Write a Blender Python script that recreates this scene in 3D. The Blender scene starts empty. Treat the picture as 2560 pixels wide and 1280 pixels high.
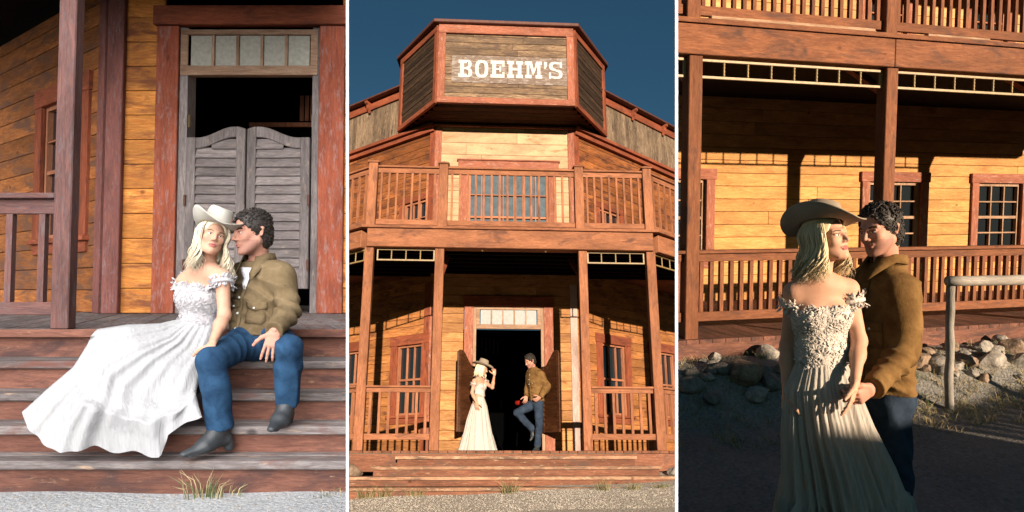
import bpy, bmesh, math, random
import numpy as np
from mathutils import Vector, Matrix

# ------------------------------------------------------------------ camera, world, suns, exposure
R = math.radians
scene = bpy.context.scene
CAMH = 1.6
FPX = 1715.0                      # focal length in pixels of a 2560 px wide picture
cam_d = bpy.data.cameras.new("Camera"); cam = bpy.data.objects.new("Camera", cam_d)
scene.collection.objects.link(cam); scene.camera = cam
cam_d.sensor_width = 36; cam_d.lens = 36 * FPX / 2560.0
cam_d.clip_start = 0.05; cam_d.clip_end = 2000
cam.location = (0, 0, CAMH); cam.rotation_euler = (R(90), 0, 0)

# each photographed corner of the place stands on its own slope: pitch of its ground
TH_M, TH_L, TH_R = R(15.95), R(2.54), R(-3.67)
def frame(th): return Matrix.Translation((0, 0, CAMH)) @ Matrix.Rotation(-th, 4, 'X')
W_M, W_L, W_R = frame(TH_M), frame(TH_L), frame(TH_R)

world = bpy.data.worlds.new("World"); scene.world = world; world.use_nodes = True
wn = world.node_tree.nodes; wl = world.node_tree.links
sky = wn.new('ShaderNodeTexSky'); sky.sky_type = 'NISHITA'; sky.sun_disc = False
sky.sun_elevation = R(6); sky.sun_rotation = R(170); sky.altitude = 0; sky.air_density = 1.0
sky.dust_density = 0.0; sky.ozone_density = 3.0
wtc = wn.new('ShaderNodeTexCoord'); wmp = wn.new('ShaderNodeMapping'); wmp.inputs['Rotation'].default_value = (R(18), 0, 0)
wl.new(wtc.outputs['Generated'], wmp.inputs['Vector']); wl.new(wmp.outputs['Vector'], sky.inputs['Vector'])
bgn = wn['Background']; tnt = wn.new('ShaderNodeMix'); tnt.data_type = 'RGBA'; tnt.blend_type = 'MULTIPLY'
tnt.inputs[0].default_value = 1.0; tnt.inputs[7].default_value = (0.72, 0.98, 0.94, 1); wl.new(sky.outputs[0], tnt.inputs[6])
wl.new(tnt.outputs[2], bgn.inputs[0]); bgn.inputs[1].default_value = 0.039

def sunlamp(name, W, heading_left, elev, strength, angle, col):
    h, e = R(heading_left), R(elev)
    d = Vector((-math.sin(h) * math.cos(e), math.cos(h) * math.cos(e), -math.sin(e)))
    d = W.to_3x3() @ d
    l = bpy.data.lights.new(name, 'SUN'); l.energy = strength; l.angle = R(angle); l.color = col
    o = bpy.data.objects.new(name, l); scene.collection.objects.link(o)
    o.rotation_euler = d.to_track_quat('-Z', 'Y').to_euler()
    o.location = (0, -5, 12)
    return o
sun_m = sunlamp('sun_evening', W_M, 7.0, 10.8, 4.3, 0.5, (1.0, 0.84, 0.66))
sun_r = sunlamp('sun_low', W_R, 47.0, 12.5, 5.0, 0.5, (1.0, 0.80, 0.58))
sun_l = sunlamp('open_shade_fill', W_L, -8.0, 32.0, 4.8, 80, (1.0, 0.97, 0.96))  # added soft lamp standing in for daylight in open shade
scene.view_settings.view_transform = 'Standard'; scene.view_settings.look = 'None'
scene.view_settings.exposure = 1.0; scene.view_settings.gamma = 1.0
scene.cycles.max_bounces = 6; scene.cycles.diffuse_bounces = 1; scene.cycles.use_denoising = True

COLS = {}
for k in ('L', 'M', 'R'):
    c = bpy.data.collections.new('set_' + k); scene.collection.children.link(c); COLS[k] = c
for s, k in ((sun_m, 'M'), (sun_r, 'R'), (sun_l, 'L')):
    s.light_linking.receiver_collection = COLS[k]; s.light_linking.blocker_collection = COLS[k]
CUR = ['M']                        # the collection new objects go to
WORLD = {}                         # object name -> world matrix
BASE = {'M': W_M, 'L': W_L, 'R': W_R}
TH = {'M': TH_M, 'L': TH_L, 'R': TH_R}

def P(X, Y, y):
    """a point at depth y (metres) of the current corner"""
    th = TH[CUR[0]]
    z = y * math.tan(th + math.atan((640 - Y) / FPX))
    x = (X - 1280) / FPX * (y * math.cos(th) + z * math.sin(th))
    return Vector((x, y, z))

# ------------------------------------------------------------------ object helpers
def link(o): COLS[CUR[0]].objects.link(o); return o
def thing(name, label, cat, M=None, group=None, kind=None, local=True):
    o = bpy.data.objects.new(name, None); link(o); o.empty_display_size = 0.1
    M = (BASE[CUR[0]] @ M) if M is not None else BASE[CUR[0]].copy()
    o.matrix_world = M; WORLD[o.name] = M
    tag(o, label, cat, group, kind); return o
def tag(o, label=None, cat=None, group=None, kind=None):
    if label: o['label'] = label
    if cat: o['category'] = cat
    if group: o['group'] = group
    if kind: o['kind'] = kind
    return o
def put(name, me, mat, parent=None, M=None, smooth=False, bevel=0):
    """M places the mesh in the current corner's frame"""
    if not isinstance(me, bpy.types.Mesh): me = me.mesh(name)
    if mat is not None and len(me.materials) == 0:
        me.materials.append(mat)
    if smooth:
        me.polygons.foreach_set('use_smooth', [True] * len(me.polygons))
    o = bpy.data.objects.new(name, me); link(o)
    Wd = BASE[CUR[0]] @ (M if M is not None else Matrix())
    WORLD[o.name] = Wd
    if parent is not None:
        o.parent = parent; o.matrix_basis = WORLD[parent.name].inverted() @ Wd
    else: o.matrix_basis = Wd
    if bevel:
        b = o.modifiers.new('bevel', 'BEVEL'); b.width = bevel; b.segments = 1; b.limit_method = 'ANGLE'
    return o
def copy_part(src, parent, M):
    o = src.copy(); link(o); Wd = BASE[CUR[0]] @ M; WORLD[o.name] = Wd
    o.parent = parent; o.matrix_basis = WORLD[parent.name].inverted() @ Wd
    return o

def T(x=0, y=0, z=0): return Matrix.Translation((x, y, z))
def RX(a): return Matrix.Rotation(R(a), 4, 'X')
def RY(a): return Matrix.Rotation(R(a), 4, 'Y')
def RZ(a): return Matrix.Rotation(R(a), 4, 'Z')

class MB:
    def __init__(s): s.v = []; s.f = []; s.m = []
    def add(s, vs, fs, mi=0):
        b = len(s.v); s.v += [tuple(p) for p in vs]; s.f += [tuple(b + i for i in f) for f in fs]; s.m += [mi] * len(fs); return s
    def box(s, x0, x1, y0, y1, z0, z1, M=None, mi=0):
        vs = [Vector(p) for p in ((x0,y0,z0),(x1,y0,z0),(x1,y1,z0),(x0,y1,z0),(x0,y0,z1),(x1,y0,z1),(x1,y1,z1),(x0,y1,z1))]
        if M is not None: vs = [M @ p for p in vs]
        return s.add(vs, ((0,3,2,1),(4,5,6,7),(0,1,5,4),(1,2,6,5),(2,3,7,6),(3,0,4,7)), mi)
    def prism(s, pts, d0, d1, axis='y', mi=0, M=None):
        n = len(pts)
        g = (lambda p, d: Vector((p[0], d, p[1]))) if axis == 'y' else (lambda p, d: Vector((p[0], p[1], d))) if axis == 'z' else (lambda p, d: Vector((d, p[0], p[1])))
        vs = [g(p, d0) for p in pts] + [g(p, d1) for p in pts]
        if M is not None: vs = [M @ p for p in vs]
        return s.add(vs, [tuple(range(n)), tuple(range(2 * n - 1, n - 1, -1))] + [(i, i + n, (i + 1) % n + n, (i + 1) % n) for i in range(n)], mi)
    def tube(s, pts, rads, n=6, mi=0, cap=True, flat=1.0):
        pts = [Vector(p) for p in pts]
        if not hasattr(rads, '__len__'): rads = [rads] * len(pts)
        b = len(s.v); up = Vector((0.13, 0.21, 0.97)); prev = None
        for i, p in enumerate(pts):
            t = (pts[min(i + 1, len(pts) - 1)] - pts[max(i - 1, 0)]).normalized()
            a = (prev - t * prev.dot(t)) if prev is not None else t.cross(up)
            if a.length < 1e-6: a = t.orthogonal()
            a.normalize(); c = t.cross(a); prev = a
            for k in range(n):
                w = 2 * math.pi * k / n
                s.v.append(tuple(p + a * math.cos(w) * rads[i] + c * math.sin(w) * rads[i] * flat))
        for i in range(len(pts) - 1):
            for k in range(n):
                s.f.append((b + i * n + k, b + i * n + (k + 1) % n, b + (i + 1) * n + (k + 1) % n, b + (i + 1) * n + k)); s.m.append(mi)
        if cap:
            s.f.append(tuple(b + k for k in range(n - 1, -1, -1))); s.m.append(mi)
            e = b + (len(pts) - 1) * n; s.f.append(tuple(e + k for k in range(n))); s.m.append(mi)
        return s
    def lathe(s, prof, n=10, M=None, mi=0):
        b = len(s.v)
        for r, z in prof:
            for k in range(n):
                w = 2 * math.pi * k / n; p = Vector((r * math.cos(w), r * math.sin(w), z))
                s.v.append(tuple(M @ p if M is not None else p))
        for i in range(len(prof) - 1):
            for k in range(n):
                s.f.append((b + i * n + k, b + i * n + (k + 1) % n, b + (i + 1) * n + (k + 1) % n, b + (i + 1) * n + k)); s.m.append(mi)
        return s
    def mesh(s, name):
        me = bpy.data.meshes.new(name); me.from_pydata(s.v, [], s.f)
        if any(s.m): me.polygons.foreach_set('material_index', s.m)
        me.update(); return me

def trim(o, X, keep_left):
    """cut an object off at the vertical plane between two corners of the place"""
    s = (X - 1280) / FPX
    n = Vector((1, -s, 0)); p0 = Vector((0, 0, CAMH)); Wd = WORLD[o.name]
    inv = Wd.inverted(); pl = inv @ p0; nl = (Wd.to_3x3().transposed() @ n).normalized()
    me = o.data
    if me.users > 1: me = me.copy(); o.data = me
    bm = bmesh.new(); bm.from_mesh(me)
    res = bmesh.ops.bisect_plane(bm, geom=bm.verts[:] + bm.edges[:] + bm.faces[:], dist=1e-5, plane_co=pl, plane_no=nl, clear_outer=keep_left, clear_inner=not keep_left)
    ce = [e for e in res['geom_cut'] if isinstance(e, bmesh.types.BMEdge) and e.is_valid and e.is_boundary]
    if ce: bmesh.ops.holes_fill(bm, edges=ce, sides=0)
    bm.to_mesh(me); bm.free()
    if len(me.polygons) == 0: bpy.data.objects.remove(o); return None
    return o
def trim_all(colk, X, keep_left, skip=()):
    for o in list(COLS[colk].objects):
        if o.type != 'MESH' or o.name in skip: continue
        Wd = WORLD[o.name]; s = (X - 1280) / FPX
        vals = [(Wd @ Vector(c)).x - s * (Wd @ Vector(c)).y for c in ([v.co for v in o.data.vertices])]
        if not vals: continue
        if keep_left and max(vals) <= 0: continue
        if (not keep_left) and min(vals) >= 0: continue
        if (keep_left and min(vals) >= 0) or ((not keep_left) and max(vals) <= 0):
            bpy.data.objects.remove(o); continue
        trim(o, X, keep_left)

# ------------------------------------------------------------------ materials
class NT:
    def __init__(s, name):
        s.mat = bpy.data.materials.new(name); s.mat.use_nodes = True
        s.t = s.mat.node_tree; s.n = s.t.nodes; s.b = s.n['Principled BSDF']
    def node(s, typ, ins={}, **props):
        nd = s.n.new('ShaderNode' + typ)
        for k, v in props.items(): setattr(nd, k, v)
        for k, v in ins.items(): s.set(nd.inputs[k], v)
        return nd
    def set(s, sock, v):
        if isinstance(v, bpy.types.NodeSocket): s.t.links.new(v, sock)
        elif isinstance(v, bpy.types.Node): s.t.links.new(v.outputs[0], sock)
        else:
            if hasattr(sock.default_value, '__len__') and len(sock.default_value) == 4 and len(v) == 3: v = (*v, 1)
            sock.default_value = v
    def ramp(s, fac, stops):
        nd = s.n.new('ShaderNodeValToRGB'); s.set(nd.inputs[0], fac); cr = nd.color_ramp
        while len(cr.elements) < len(stops): cr.elements.new(0.5)
        for e, (p, c) in zip(cr.elements, stops):
            e.position = p; e.color = (c, c, c, 1) if not hasattr(c, '__len__') else (*c, 1)
        return nd.outputs[0]
    def mix(s, fac, a, b, mode='MIX'):
        nd = s.n.new('ShaderNodeMix'); nd.data_type = 'RGBA'; nd.blend_type = mode
        s.set(nd.inputs[0], fac); s.set(nd.inputs[6], a); s.set(nd.inputs[7], b); return nd.outputs[2]
    def math(s, op, a, b=0.0):
        nd = s.n.new('ShaderNodeMath'); nd.operation = op; s.set(nd.inputs[0], a); s.set(nd.inputs[1], b); return nd.outputs[0]
    def noise(s, vec, scale, detail=4, rough=0.55, dist=0.0):
        nd = s.node('TexNoise', {'Vector': vec, 'Scale': scale, 'Detail': detail, 'Roughness': rough, 'Distortion': dist}); return nd.outputs[0]
    def bump(s, h, strength, dist=0.01, normal=None):
        nd = s.node('Bump', {'Height': h, 'Strength': strength, 'Distance': dist})
        if normal is not None: s.set(nd.inputs['Normal'], normal)
        return nd.outputs[0]

def wood(name, light, dark, axis='X', var=0.25, worn=None, worn_amt=0.0, stain=None, stain_amt=0.0, rough=0.8, knots=0.8, bump=0.5, fine=1.0, spec=0.25):
    q = NT(name); tc = q.node('TexCoord').outputs['Object']
    isl = q.node('NewGeometry').outputs['Random Per Island']; oi = q.node('ObjectInfo').outputs['Random']
    r1 = q.math('FRACT', q.math('ADD', q.math('MULTIPLY', isl, 7.31), q.math('MULTIPLY', oi, 13.7)))
    off = q.node('CombineXYZ', {0: q.math('MULTIPLY', r1, 31.0), 1: q.math('MULTIPLY', r1, 57.0), 2: q.math('MULTIPLY', r1, 19.0)}).outputs[0]
    v = q.node('VectorMath', {0: tc, 1: off}, operation='ADD').outputs[0]
    sc = {'X': (1, 9, 9), 'Y': (9, 1, 9), 'Z': (9, 9, 1)}[axis]
    s2 = {'X': (1, 3.2, 3.2), 'Y': (3.2, 1, 3.2), 'Z': (3.2, 3.2, 1)}[axis]
    vg = q.node('Mapping', {'Vector': v, 'Scale': tuple(a * 1.0 for a in sc)}).outputs[0]
    vb = q.node('Mapping', {'Vector': v, 'Scale': s2}).outputs[0]
    g = q.noise(vg, 6.0 * fine, 8, 0.62, 0.9)
    g2 = q.noise(vg, 22.0 * fine, 3, 0.6, 0.2)
    bl = q.noise(vb, 1.3, 4, 0.6, 0.4)
    kn = q.node('TexVoronoi', {'Vector': q.node('Mapping', {'Vector': v, 'Scale': tuple(1.6 if a == 1 else 2.6 for a in s2)}).outputs[0], 'Scale': 1.35}, feature='F1').outputs['Distance']
    c = q.mix(q.ramp(g, [(0.32, 0.0), (0.66, 1.0)]), dark, light)
    c = q.mix(q.ramp(g2, [(0.35, 0.35), (0.55, 0.0)]), c, tuple(x * 0.55 for x in dark))
    c = q.mix(0.85, c, q.ramp(bl, [(0.28, 0.5), (0.6, 1.12)]), 'MULTIPLY')
    val = q.node('MapRange', {0: r1, 3: 1.0 - var, 4: 1.0 + var * 0.45}).outputs[0]
    c = q.mix(1.0, c, q.node('CombineColor', {0: val, 1: val, 2: val}).outputs[0], 'MULTIPLY')
    wv = q.node('TexWave', {'Vector': q.node('Mapping', {'Vector': v, 'Rotation': (0.0, 0.0, 0.0), 'Scale': {'X': (0.6, 5, 5), 'Y': (5, 0.6, 5), 'Z': (5, 5, 0.6)}[axis]}).outputs[0], 'Scale': 2.6, 'Distortion': 7.0, 'Detail': 3.0, 'Detail Scale': 1.2}, wave_type='BANDS', bands_direction='DIAGONAL').outputs['Fac']
    c = q.mix(q.ramp(wv, [(0.0, 0.34), (0.35, 0.0)]), c, dark)
    if stain is not None:
        sn = q.noise(q.node('Mapping', {'Vector': v, 'Scale': s2}).outputs[0], 2.3, 5, 0.65, 0.6)
        a = 0.62 - stain_amt * 0.3
        c = q.mix(q.ramp(sn, [(a, 0.0), (a + 0.16, 0.85)]), c, stain)
    if worn is not None:
        w = q.noise(q.node('Mapping', {'Vector': v, 'Scale': tuple(1.7 if k == 1 else 6.0 for k in s2)}).outputs[0], 4.6, 9, 0.72, 0.5)
        a = 0.66 - worn_amt * 0.3
        c = q.mix(q.ramp(w, [(a - 0.03, 0.0), (a + 0.10, 0.7)]), c, worn)
    if knots: c = q.mix(q.ramp(kn, [(0.035, knots), (0.075, 0.0)]), c, tuple(x * 0.3 for x in dark))
    q.set(q.b.inputs['Base Color'], c); q.b.inputs['Roughness'].default_value = rough
    q.b.inputs['Specular IOR Level'].default_value = spec
    q.set(q.b.inputs['Normal'], q.bump(q.math('ADD', g, q.math('MULTIPLY', g2, 0.5)), bump, 0.006))
    return q.mat

def plain(name, col, rough=0.7, noise=0.15, scale=8.0, bump=0.0, metallic=0.0, spec=0.4, trans=0.0, col2=None, bscale=None):
    q = NT(name); tc = q.node('TexCoord').outputs['Object']; n = q.noise(tc, scale, 5, 0.6, 0.2)
    lo = col2 if col2 is not None else tuple(x * (1 - noise * 2) for x in col)
    q.set(q.b.inputs['Base Color'], q.ramp(n, [(0.3, lo), (0.68, col)]))
    q.b.inputs['Roughness'].default_value = rough; q.b.inputs['Metallic'].default_value = metallic
    q.b.inputs['Specular IOR Level'].default_value = spec
    if bump:
        q.set(q.b.inputs['Normal'], q.bump(q.noise(tc, bscale or scale * 4, 4, 0.6), bump, 0.004))
    return q.mat

SID_L, SID_D = (0.64, 0.33, 0.14), (0.40, 0.165, 0.045)
m_side = {a: wood('siding_' + a, SID_L, SID_D, a, 0.3, stain=(0.16, 0.06, 0.025), stain_amt=0.25) for a in 'X'}['X']
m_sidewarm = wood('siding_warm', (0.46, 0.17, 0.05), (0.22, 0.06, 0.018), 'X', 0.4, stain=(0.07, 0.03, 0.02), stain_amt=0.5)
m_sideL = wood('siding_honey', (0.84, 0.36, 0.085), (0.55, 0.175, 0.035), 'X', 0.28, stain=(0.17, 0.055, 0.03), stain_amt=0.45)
m_sideLw = wood('siding_honey_dim', (0.48, 0.18, 0.05), (0.24, 0.075, 0.022), 'X', 0.4, stain=(0.12, 0.06, 0.04), stain_amt=0.5)  # dimmed copy of siding_honey; side-wall shade put into the colour
m_grey = {a: wood('weathered_' + a, (0.36, 0.25, 0.16), (0.12, 0.08, 0.055), a, 0.35, stain=(0.05, 0.035, 0.03), stain_amt=0.3, worn=(0.45, 0.34, 0.22), worn_amt=0.2) for a in 'XZ'}
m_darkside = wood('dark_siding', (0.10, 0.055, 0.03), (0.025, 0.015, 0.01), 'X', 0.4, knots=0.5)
m_red = {a: wood('red_trim_' + a, (0.38, 0.11, 0.05), (0.22, 0.052, 0.025), a, 0.15, stain=(0.10, 0.035, 0.025), stain_amt=0.3, knots=0.2, bump=0.3) for a in 'XYZ'}
m_pink = {a: wood('faded_red_' + a, (0.42, 0.165, 0.10), (0.26, 0.075, 0.042), a, 0.15, worn=(0.48, 0.29, 0.23), worn_amt=0.3, knots=0.2, bump=0.3) for a in 'XZ'}
m_white = wood('faded_board_Z', (0.56, 0.43, 0.38), (0.42, 0.28, 0.23), 'Z', 0.1, worn=(0.34, 0.16, 0.11), worn_amt=0.2, knots=0.2)
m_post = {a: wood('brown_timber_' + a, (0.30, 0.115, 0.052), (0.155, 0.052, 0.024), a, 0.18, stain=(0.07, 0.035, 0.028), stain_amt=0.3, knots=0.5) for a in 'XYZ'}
m_postM = {a: wood('sunlit_timber_' + a, (0.45, 0.185, 0.092), (0.26, 0.098, 0.048), a, 0.16, stain=(0.10, 0.045, 0.032), stain_amt=0.25, knots=0.5) for a in 'XYZ'}  # lighter copy of brown_timber; the stronger sun is put into the colour
m_postL = {a: wood('purple_timber_' + a, (0.19, 0.085, 0.068), (0.095, 0.05, 0.048), a, 0.15, worn=(0.13, 0.105, 0.105), worn_amt=0.35, knots=0.2) for a in 'XZ'}
m_step = {a: wood('step_timber_' + a, (0.235, 0.10, 0.066), (0.12, 0.048, 0.034), a, 0.2, stain=(0.055, 0.03, 0.028), stain_amt=0.4, worn=(0.42, 0.24, 0.13), worn_amt=0.12) for a in 'XY'}
m_stepM = {a: wood('sunlit_step_' + a, (0.31, 0.13, 0.075), (0.16, 0.062, 0.036), a, 0.22, stain=(0.10, 0.06, 0.045), stain_amt=0.3, worn=(0.60, 0.42, 0.26), worn_amt=0.12) for a in 'XY'}  # lighter copy of step_timber with the sun put into the colour
m_treadM = wood('sunlit_tread', (0.50, 0.29, 0.18), (0.26, 0.13, 0.08), 'X', 0.3, stain=(0.10, 0.07, 0.055), stain_amt=0.45, worn=(0.62, 0.46, 0.30), worn_amt=0.3)  # pale worn wood, its sunlight also put into the colour
m_tread = {a: wood('worn_tread_' + a, (0.25, 0.22, 0.21), (0.11, 0.085, 0.08), a, 0.2, worn=(0.46, 0.30, 0.18), worn_amt=0.2, stain=(0.14, 0.05, 0.035), stain_amt=0.25) for a in 'XY'}
m_gdoor = {a: wood('grey_door_' + a, (0.30, 0.255, 0.245), (0.15, 0.12, 0.11), a, 0.2, worn=(0.42, 0.30, 0.22), worn_amt=0.15, knots=0.1) for a in 'XZ'}
m_bdoor = wood('brown_door', (0.15, 0.055, 0.02), (0.05, 0.018, 0.01), 'X', 0.2, rough=0.35, knots=0.2, spec=0.5, worn=(0.35, 0.2, 0.1), worn_amt=0.02)
m_tan = {a: wood('tan_frame_' + a, (0.50, 0.33, 0.22), (0.30, 0.16, 0.095), a, 0.15, knots=0.1) for a in 'XZ'}
m_orange = {a: wood('sash_' + a, (0.50, 0.22, 0.12), (0.34, 0.12, 0.06), a, 0.1, knots=0.0, bump=0.2) for a in 'XZ'}
m_brass = plain('straw_spindle', (0.36, 0.25, 0.11), 0.5, 0.2, 30)
m_black = plain('dark_interior', (0.0018, 0.0018, 0.002), 1.0, 0.1, spec=0.0)  # near-black colour holds the shade of the unlit rooms
m_ceil = wood('dark_ceiling', (0.014, 0.007, 0.006), (0.005, 0.003, 0.003), 'X', 0.3, knots=0.0, spec=0.05)  # porch shade is put into this near-black ceiling colour
m_roof = plain('rusty_roof_edge', (0.13, 0.045, 0.03), 0.6, 0.2, 12)
def glassmat(name, col, rough=0.05):
    q = NT(name); q.set(q.b.inputs['Base Color'], col); q.b.inputs['Roughness'].default_value = rough
    q.b.inputs['Specular IOR Level'].default_value = 0.9
    tc = q.node('TexCoord').outputs['Object']
    q.set(q.b.inputs['Normal'], q.bump(q.noise(tc, 1.6, 2, 0.5), 0.12, 0.05)); return q.mat
m_glass = glassmat('dark_window_glass', (0.012, 0.016, 0.02))
m_bluegl = plain('blue_grey_pane', (0.10, 0.135, 0.16), 0.7, 0.2, 9, spec=0.15)  # matte blue-grey colour for the balcony panes
m_frost = plain('frosted_pane', (0.36, 0.37, 0.36), 0.6, 0.12, 14)
m_frostL = plain('ribbed_pane', (0.42, 0.40, 0.33), 0.5, 0.15, 25)
m_sill = m_red['X']

# ------------------------------------------------------------------ building pieces
def planks(name, parent, M, x0, x1, z0, z1, bh, mat, holes=(), th=0.03, vertical=False, jitter=0.002, seed=1, gap=0.006):
    """siding: front face at y = 0, boards one by one, with openings left free"""
    rng = random.Random(seed); mb = MB()
    a0, a1, b0, b1 = (x0, x1, z0, z1) if not vertical else (z0, z1, x0, x1)
    b = b0
    while b < b1 - 0.004:
        e = min(b + bh, b1); cuts = [(a0, a1)]
        for h in holes:
            h = h if not vertical else (h[2], h[3], h[0], h[1])
            if h[2] < e - 0.003 and h[3] > b + 0.003:
                n = []
                for c in cuts:
                    if h[1] <= c[0] or h[0] >= c[1]: n.append(c)
                    else:
                        if h[0] > c[0]: n.append((c[0], h[0]))
                        if h[1] < c[1]: n.append((h[1], c[1]))
                cuts = n
        for c in cuts:
            segs = [c]
            if c[1] - c[0] > 1.6 and rng.random() < 0.5:
                m = rng.uniform(c[0] + 0.4, c[1] - 0.4); segs = [(c[0], m), (m + 0.003, c[1])]
            for s0, s1 in segs:
                j = rng.uniform(0, jitter)
                if vertical: mb.box(b + gap / 2, e - gap / 2, -j, th, s0, s1)
                else: mb.box(s0, s1, -j, th, b + gap / 2, e - gap / 2)
        b = e
    o = put(name, mb, mat, parent, M, bevel=0.004)
    bk = MB(); b = b0; bb = sorted(set([b0, b1] + [v for h in holes for v in ((h[2], h[3]) if not vertical else (h[0], h[1])) if b0 < v < b1]))
    for b, e in zip(bb, bb[1:]):
        cuts = [(a0, a1)]
        for h in holes:
            h = h if not vertical else (h[2], h[3], h[0], h[1])
            if h[2] < e - 0.003 and h[3] > b + 0.003:
                n = []
                for c in cuts:
                    if h[1] <= c[0] or h[0] >= c[1]: n.append(c)
                    else:
                        if h[0] > c[0]: n.append((c[0], h[0]))
                        if h[1] < c[1]: n.append((h[1], c[1]))
                cuts = n
        for c in cuts:
            if vertical: bk.box(b, e, th + 0.001, th + 0.02, c[0], c[1])
            else: bk.box(c[0], c[1], th + 0.001, th + 0.02, b, e)
    put('sheathing', bk, m_black, o, M)
    return o

def each(name, boxes, mat, parent, M, bevel=0.004):
    r = None
    for bx in boxes:
        r = put(name, MB().box(*bx), mat, parent, M, bevel=bevel)
    return r
def window(parent, M, x0, x1, z0, z1, cols, rows, casing=0.12, glass=None, sash=None, trimm=None, sill=True, name='window', depth=0.05):
    """sash opening x0..x1, z0..z1 on the wall plane y = 0; casing boards around it stand proud"""
    glass = glass or m_glass; sash = sash or m_orange; trimm = trimm or m_red
    c = casing
    f = 0.045; d0, d1 = depth * 0.3, depth + 0.02
    w = put(name, MB().box(x0, x0 + f, d0, d1, z0, z1).box(x1 - f, x1, d0, d1, z0, z1).box(x0 + f, x1 - f, d0, d1, z0, z0 + f).box(x0 + f, x1 - f, d0, d1, z1 - f, z1), sash['Z'], parent, M)
    each('casing', [(x0 - c, x0, -0.035, 0.02, z0, z1), (x1, x1 + c, -0.035, 0.02, z0, z1)], trimm['Z'], w, M)
    put('lintel_board', MB().box(x0 - c - 0.02, x1 + c + 0.02, -0.042, 0.02, z1, z1 + c * 1.1), trimm['X'], w, M, bevel=0.004)
    if sill: put('sill', MB().box(x0 - c - 0.03, x1 + c + 0.03, -0.07, 0.02, z0 - 0.05, z0), trimm['X'], w, M, bevel=0.004); put('apron', MB().box(x0 - c, x1 + c, -0.03, 0.02, z0 - 0.16, z0 - 0.052), trimm['X'], w, M, bevel=0.004)
    for k in range(1, cols):
        xx = x0 + f + (x1 - x0 - 2 * f) * k / cols; put('glazing_bar', MB().box(xx - 0.01, xx + 0.01, depth * 0.5, depth + 0.015, z0 + f, z1 - f), sash['Z'], w, M)
    for k in range(1, rows):
        zz = z0 + f + (z1 - z0 - 2 * f) * k / rows; t = 0.02 if (rows % 2 == 0 and k == rows // 2) else 0.01
        put('glazing_bar', MB().box(x0 + f, x1 - f, depth * 0.5 - 0.003, depth + 0.012, zz - t, zz + t), sash['X'], w, M)
    put('pane', MB().box(x0 + 0.01, x1 - 0.01, depth + 0.02, depth + 0.03, z0 + 0.01, z1 - 0.01), glass, w, M)
    each('reveal', [(x0 - 0.004, x0, 0.02, depth + 0.03, z0, z1), (x1, x1 + 0.004, 0.02, depth + 0.03, z0, z1)], trimm['Z'], w, M, 0)
    return w

def railing(parent, M, x0, x1, zb, zt, n, mats, bw=0.035, first=None, top_h=0.09, cap=True, bot_h=0.09, half=0.5):
    mb = MB().box(x0, x1, -0.02, 0.02, zt - top_h, zt - 0.022)
    if cap: mb.box(x0, x1, -0.06, 0.06, zt - 0.02, zt + 0.012)
    put('handrail', mb, mats['X'], parent, M, bevel=0.004)
    put('bottom_rail', MB().box(x0, x1, -0.025, 0.025, zb, zb + bot_h), mats['X'], parent, M, bevel=0.004)
    z0, z1 = zb + bot_h + 0.001, zt - top_h - 0.001
    me = MB().box(-bw / 2, bw / 2, -bw / 2, bw / 2, z0, z1).mesh('baluster'); me.materials.append(mats['Z'])
    for k in range(n):
        x = x0 + (x1 - x0) * (k + half) / (n - 1 + 2 * half)
        src = put('baluster', me, None, parent, M @ T(x, 0, 0))

def frieze(parent, M, x0, x1, z0, z1, n):
    """spindle frieze under the beam"""
    t = 0.022
    o = put('frieze_frame', MB().box(x0, x1, -0.014, 0.014, z0, z0 + t).box(x0, x1, -0.014, 0.014, z1 - t, z1).box(x0, x0 + t, -0.014, 0.014, z0 + t, z1 - t).box(x1 - t, x1, -0.014, 0.014, z0 + t, z1 - t), m_brass, parent, M)
    h = z1 - z0 - 2 * t; prof = []
    for i in range(13):
        u = i / 12; r = 0.007 + 0.006 * abs(math.sin(u * math.pi * 4)) ; prof.append((r, z0 + t + h * u))
    me = MB().lathe(prof, 8).mesh('spindle'); me.materials.append(m_brass)
    for k in range(1, n):
        put('spindle', me, None, o, M @ T(x0 + (x1 - x0) * k / n, 0, 0), smooth=True)

def stone_mesh(rng, sx, sy, sz):
    bm = bmesh.new(); bmesh.ops.create_icosphere(bm, subdivisions=3, radius=1)
    ph = [rng.uniform(0, 6.28) for _ in range(6)]; cuts = [(Vector((rng.gauss(0, 1), rng.gauss(0, 1), rng.gauss(0, 1))).normalized(), rng.uniform(0.55, 0.85)) for _ in range(9)]
    for v in bm.verts:
        p = v.co.copy()
        for n, d in cuts:
            e = p.dot(n) - d
            if e > 0: p -= n * e * 0.92
        p *= 1 + 0.05 * math.sin(4 * p.x + ph[0]) * math.sin(5 * p.y + ph[1]) + 0.03 * math.sin(9 * p.z + ph[2] + 3 * p.x)
        v.co = Vector((p.x * sx, p.y * sy, p.z * sz))
    me = bpy.data.meshes.new('stone'); bm.to_mesh(me); bm.free(); return me
def stonemat(name, a, b):
    q = NT(name); tc = q.node('TexCoord').outputs['Object']
    n = q.noise(tc, 9, 8, 0.65, 0.5); n2 = q.noise(tc, 55, 4, 0.6)
    c = q.mix(q.ramp(n, [(0.35, 0.0), (0.62, 1.0)]), b, a); c = q.mix(q.ramp(n2, [(0.35, 0.4), (0.5, 0.0)]), c, tuple(x * 0.4 for x in b))
    q.set(q.b.inputs['Base Color'], c); q.b.inputs['Roughness'].default_value = 0.9
    q.set(q.b.inputs['Normal'], q.bump(q.math('ADD', n, q.math('MULTIPLY', n2, 0.4)), 0.7, 0.02)); return q.mat
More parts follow.
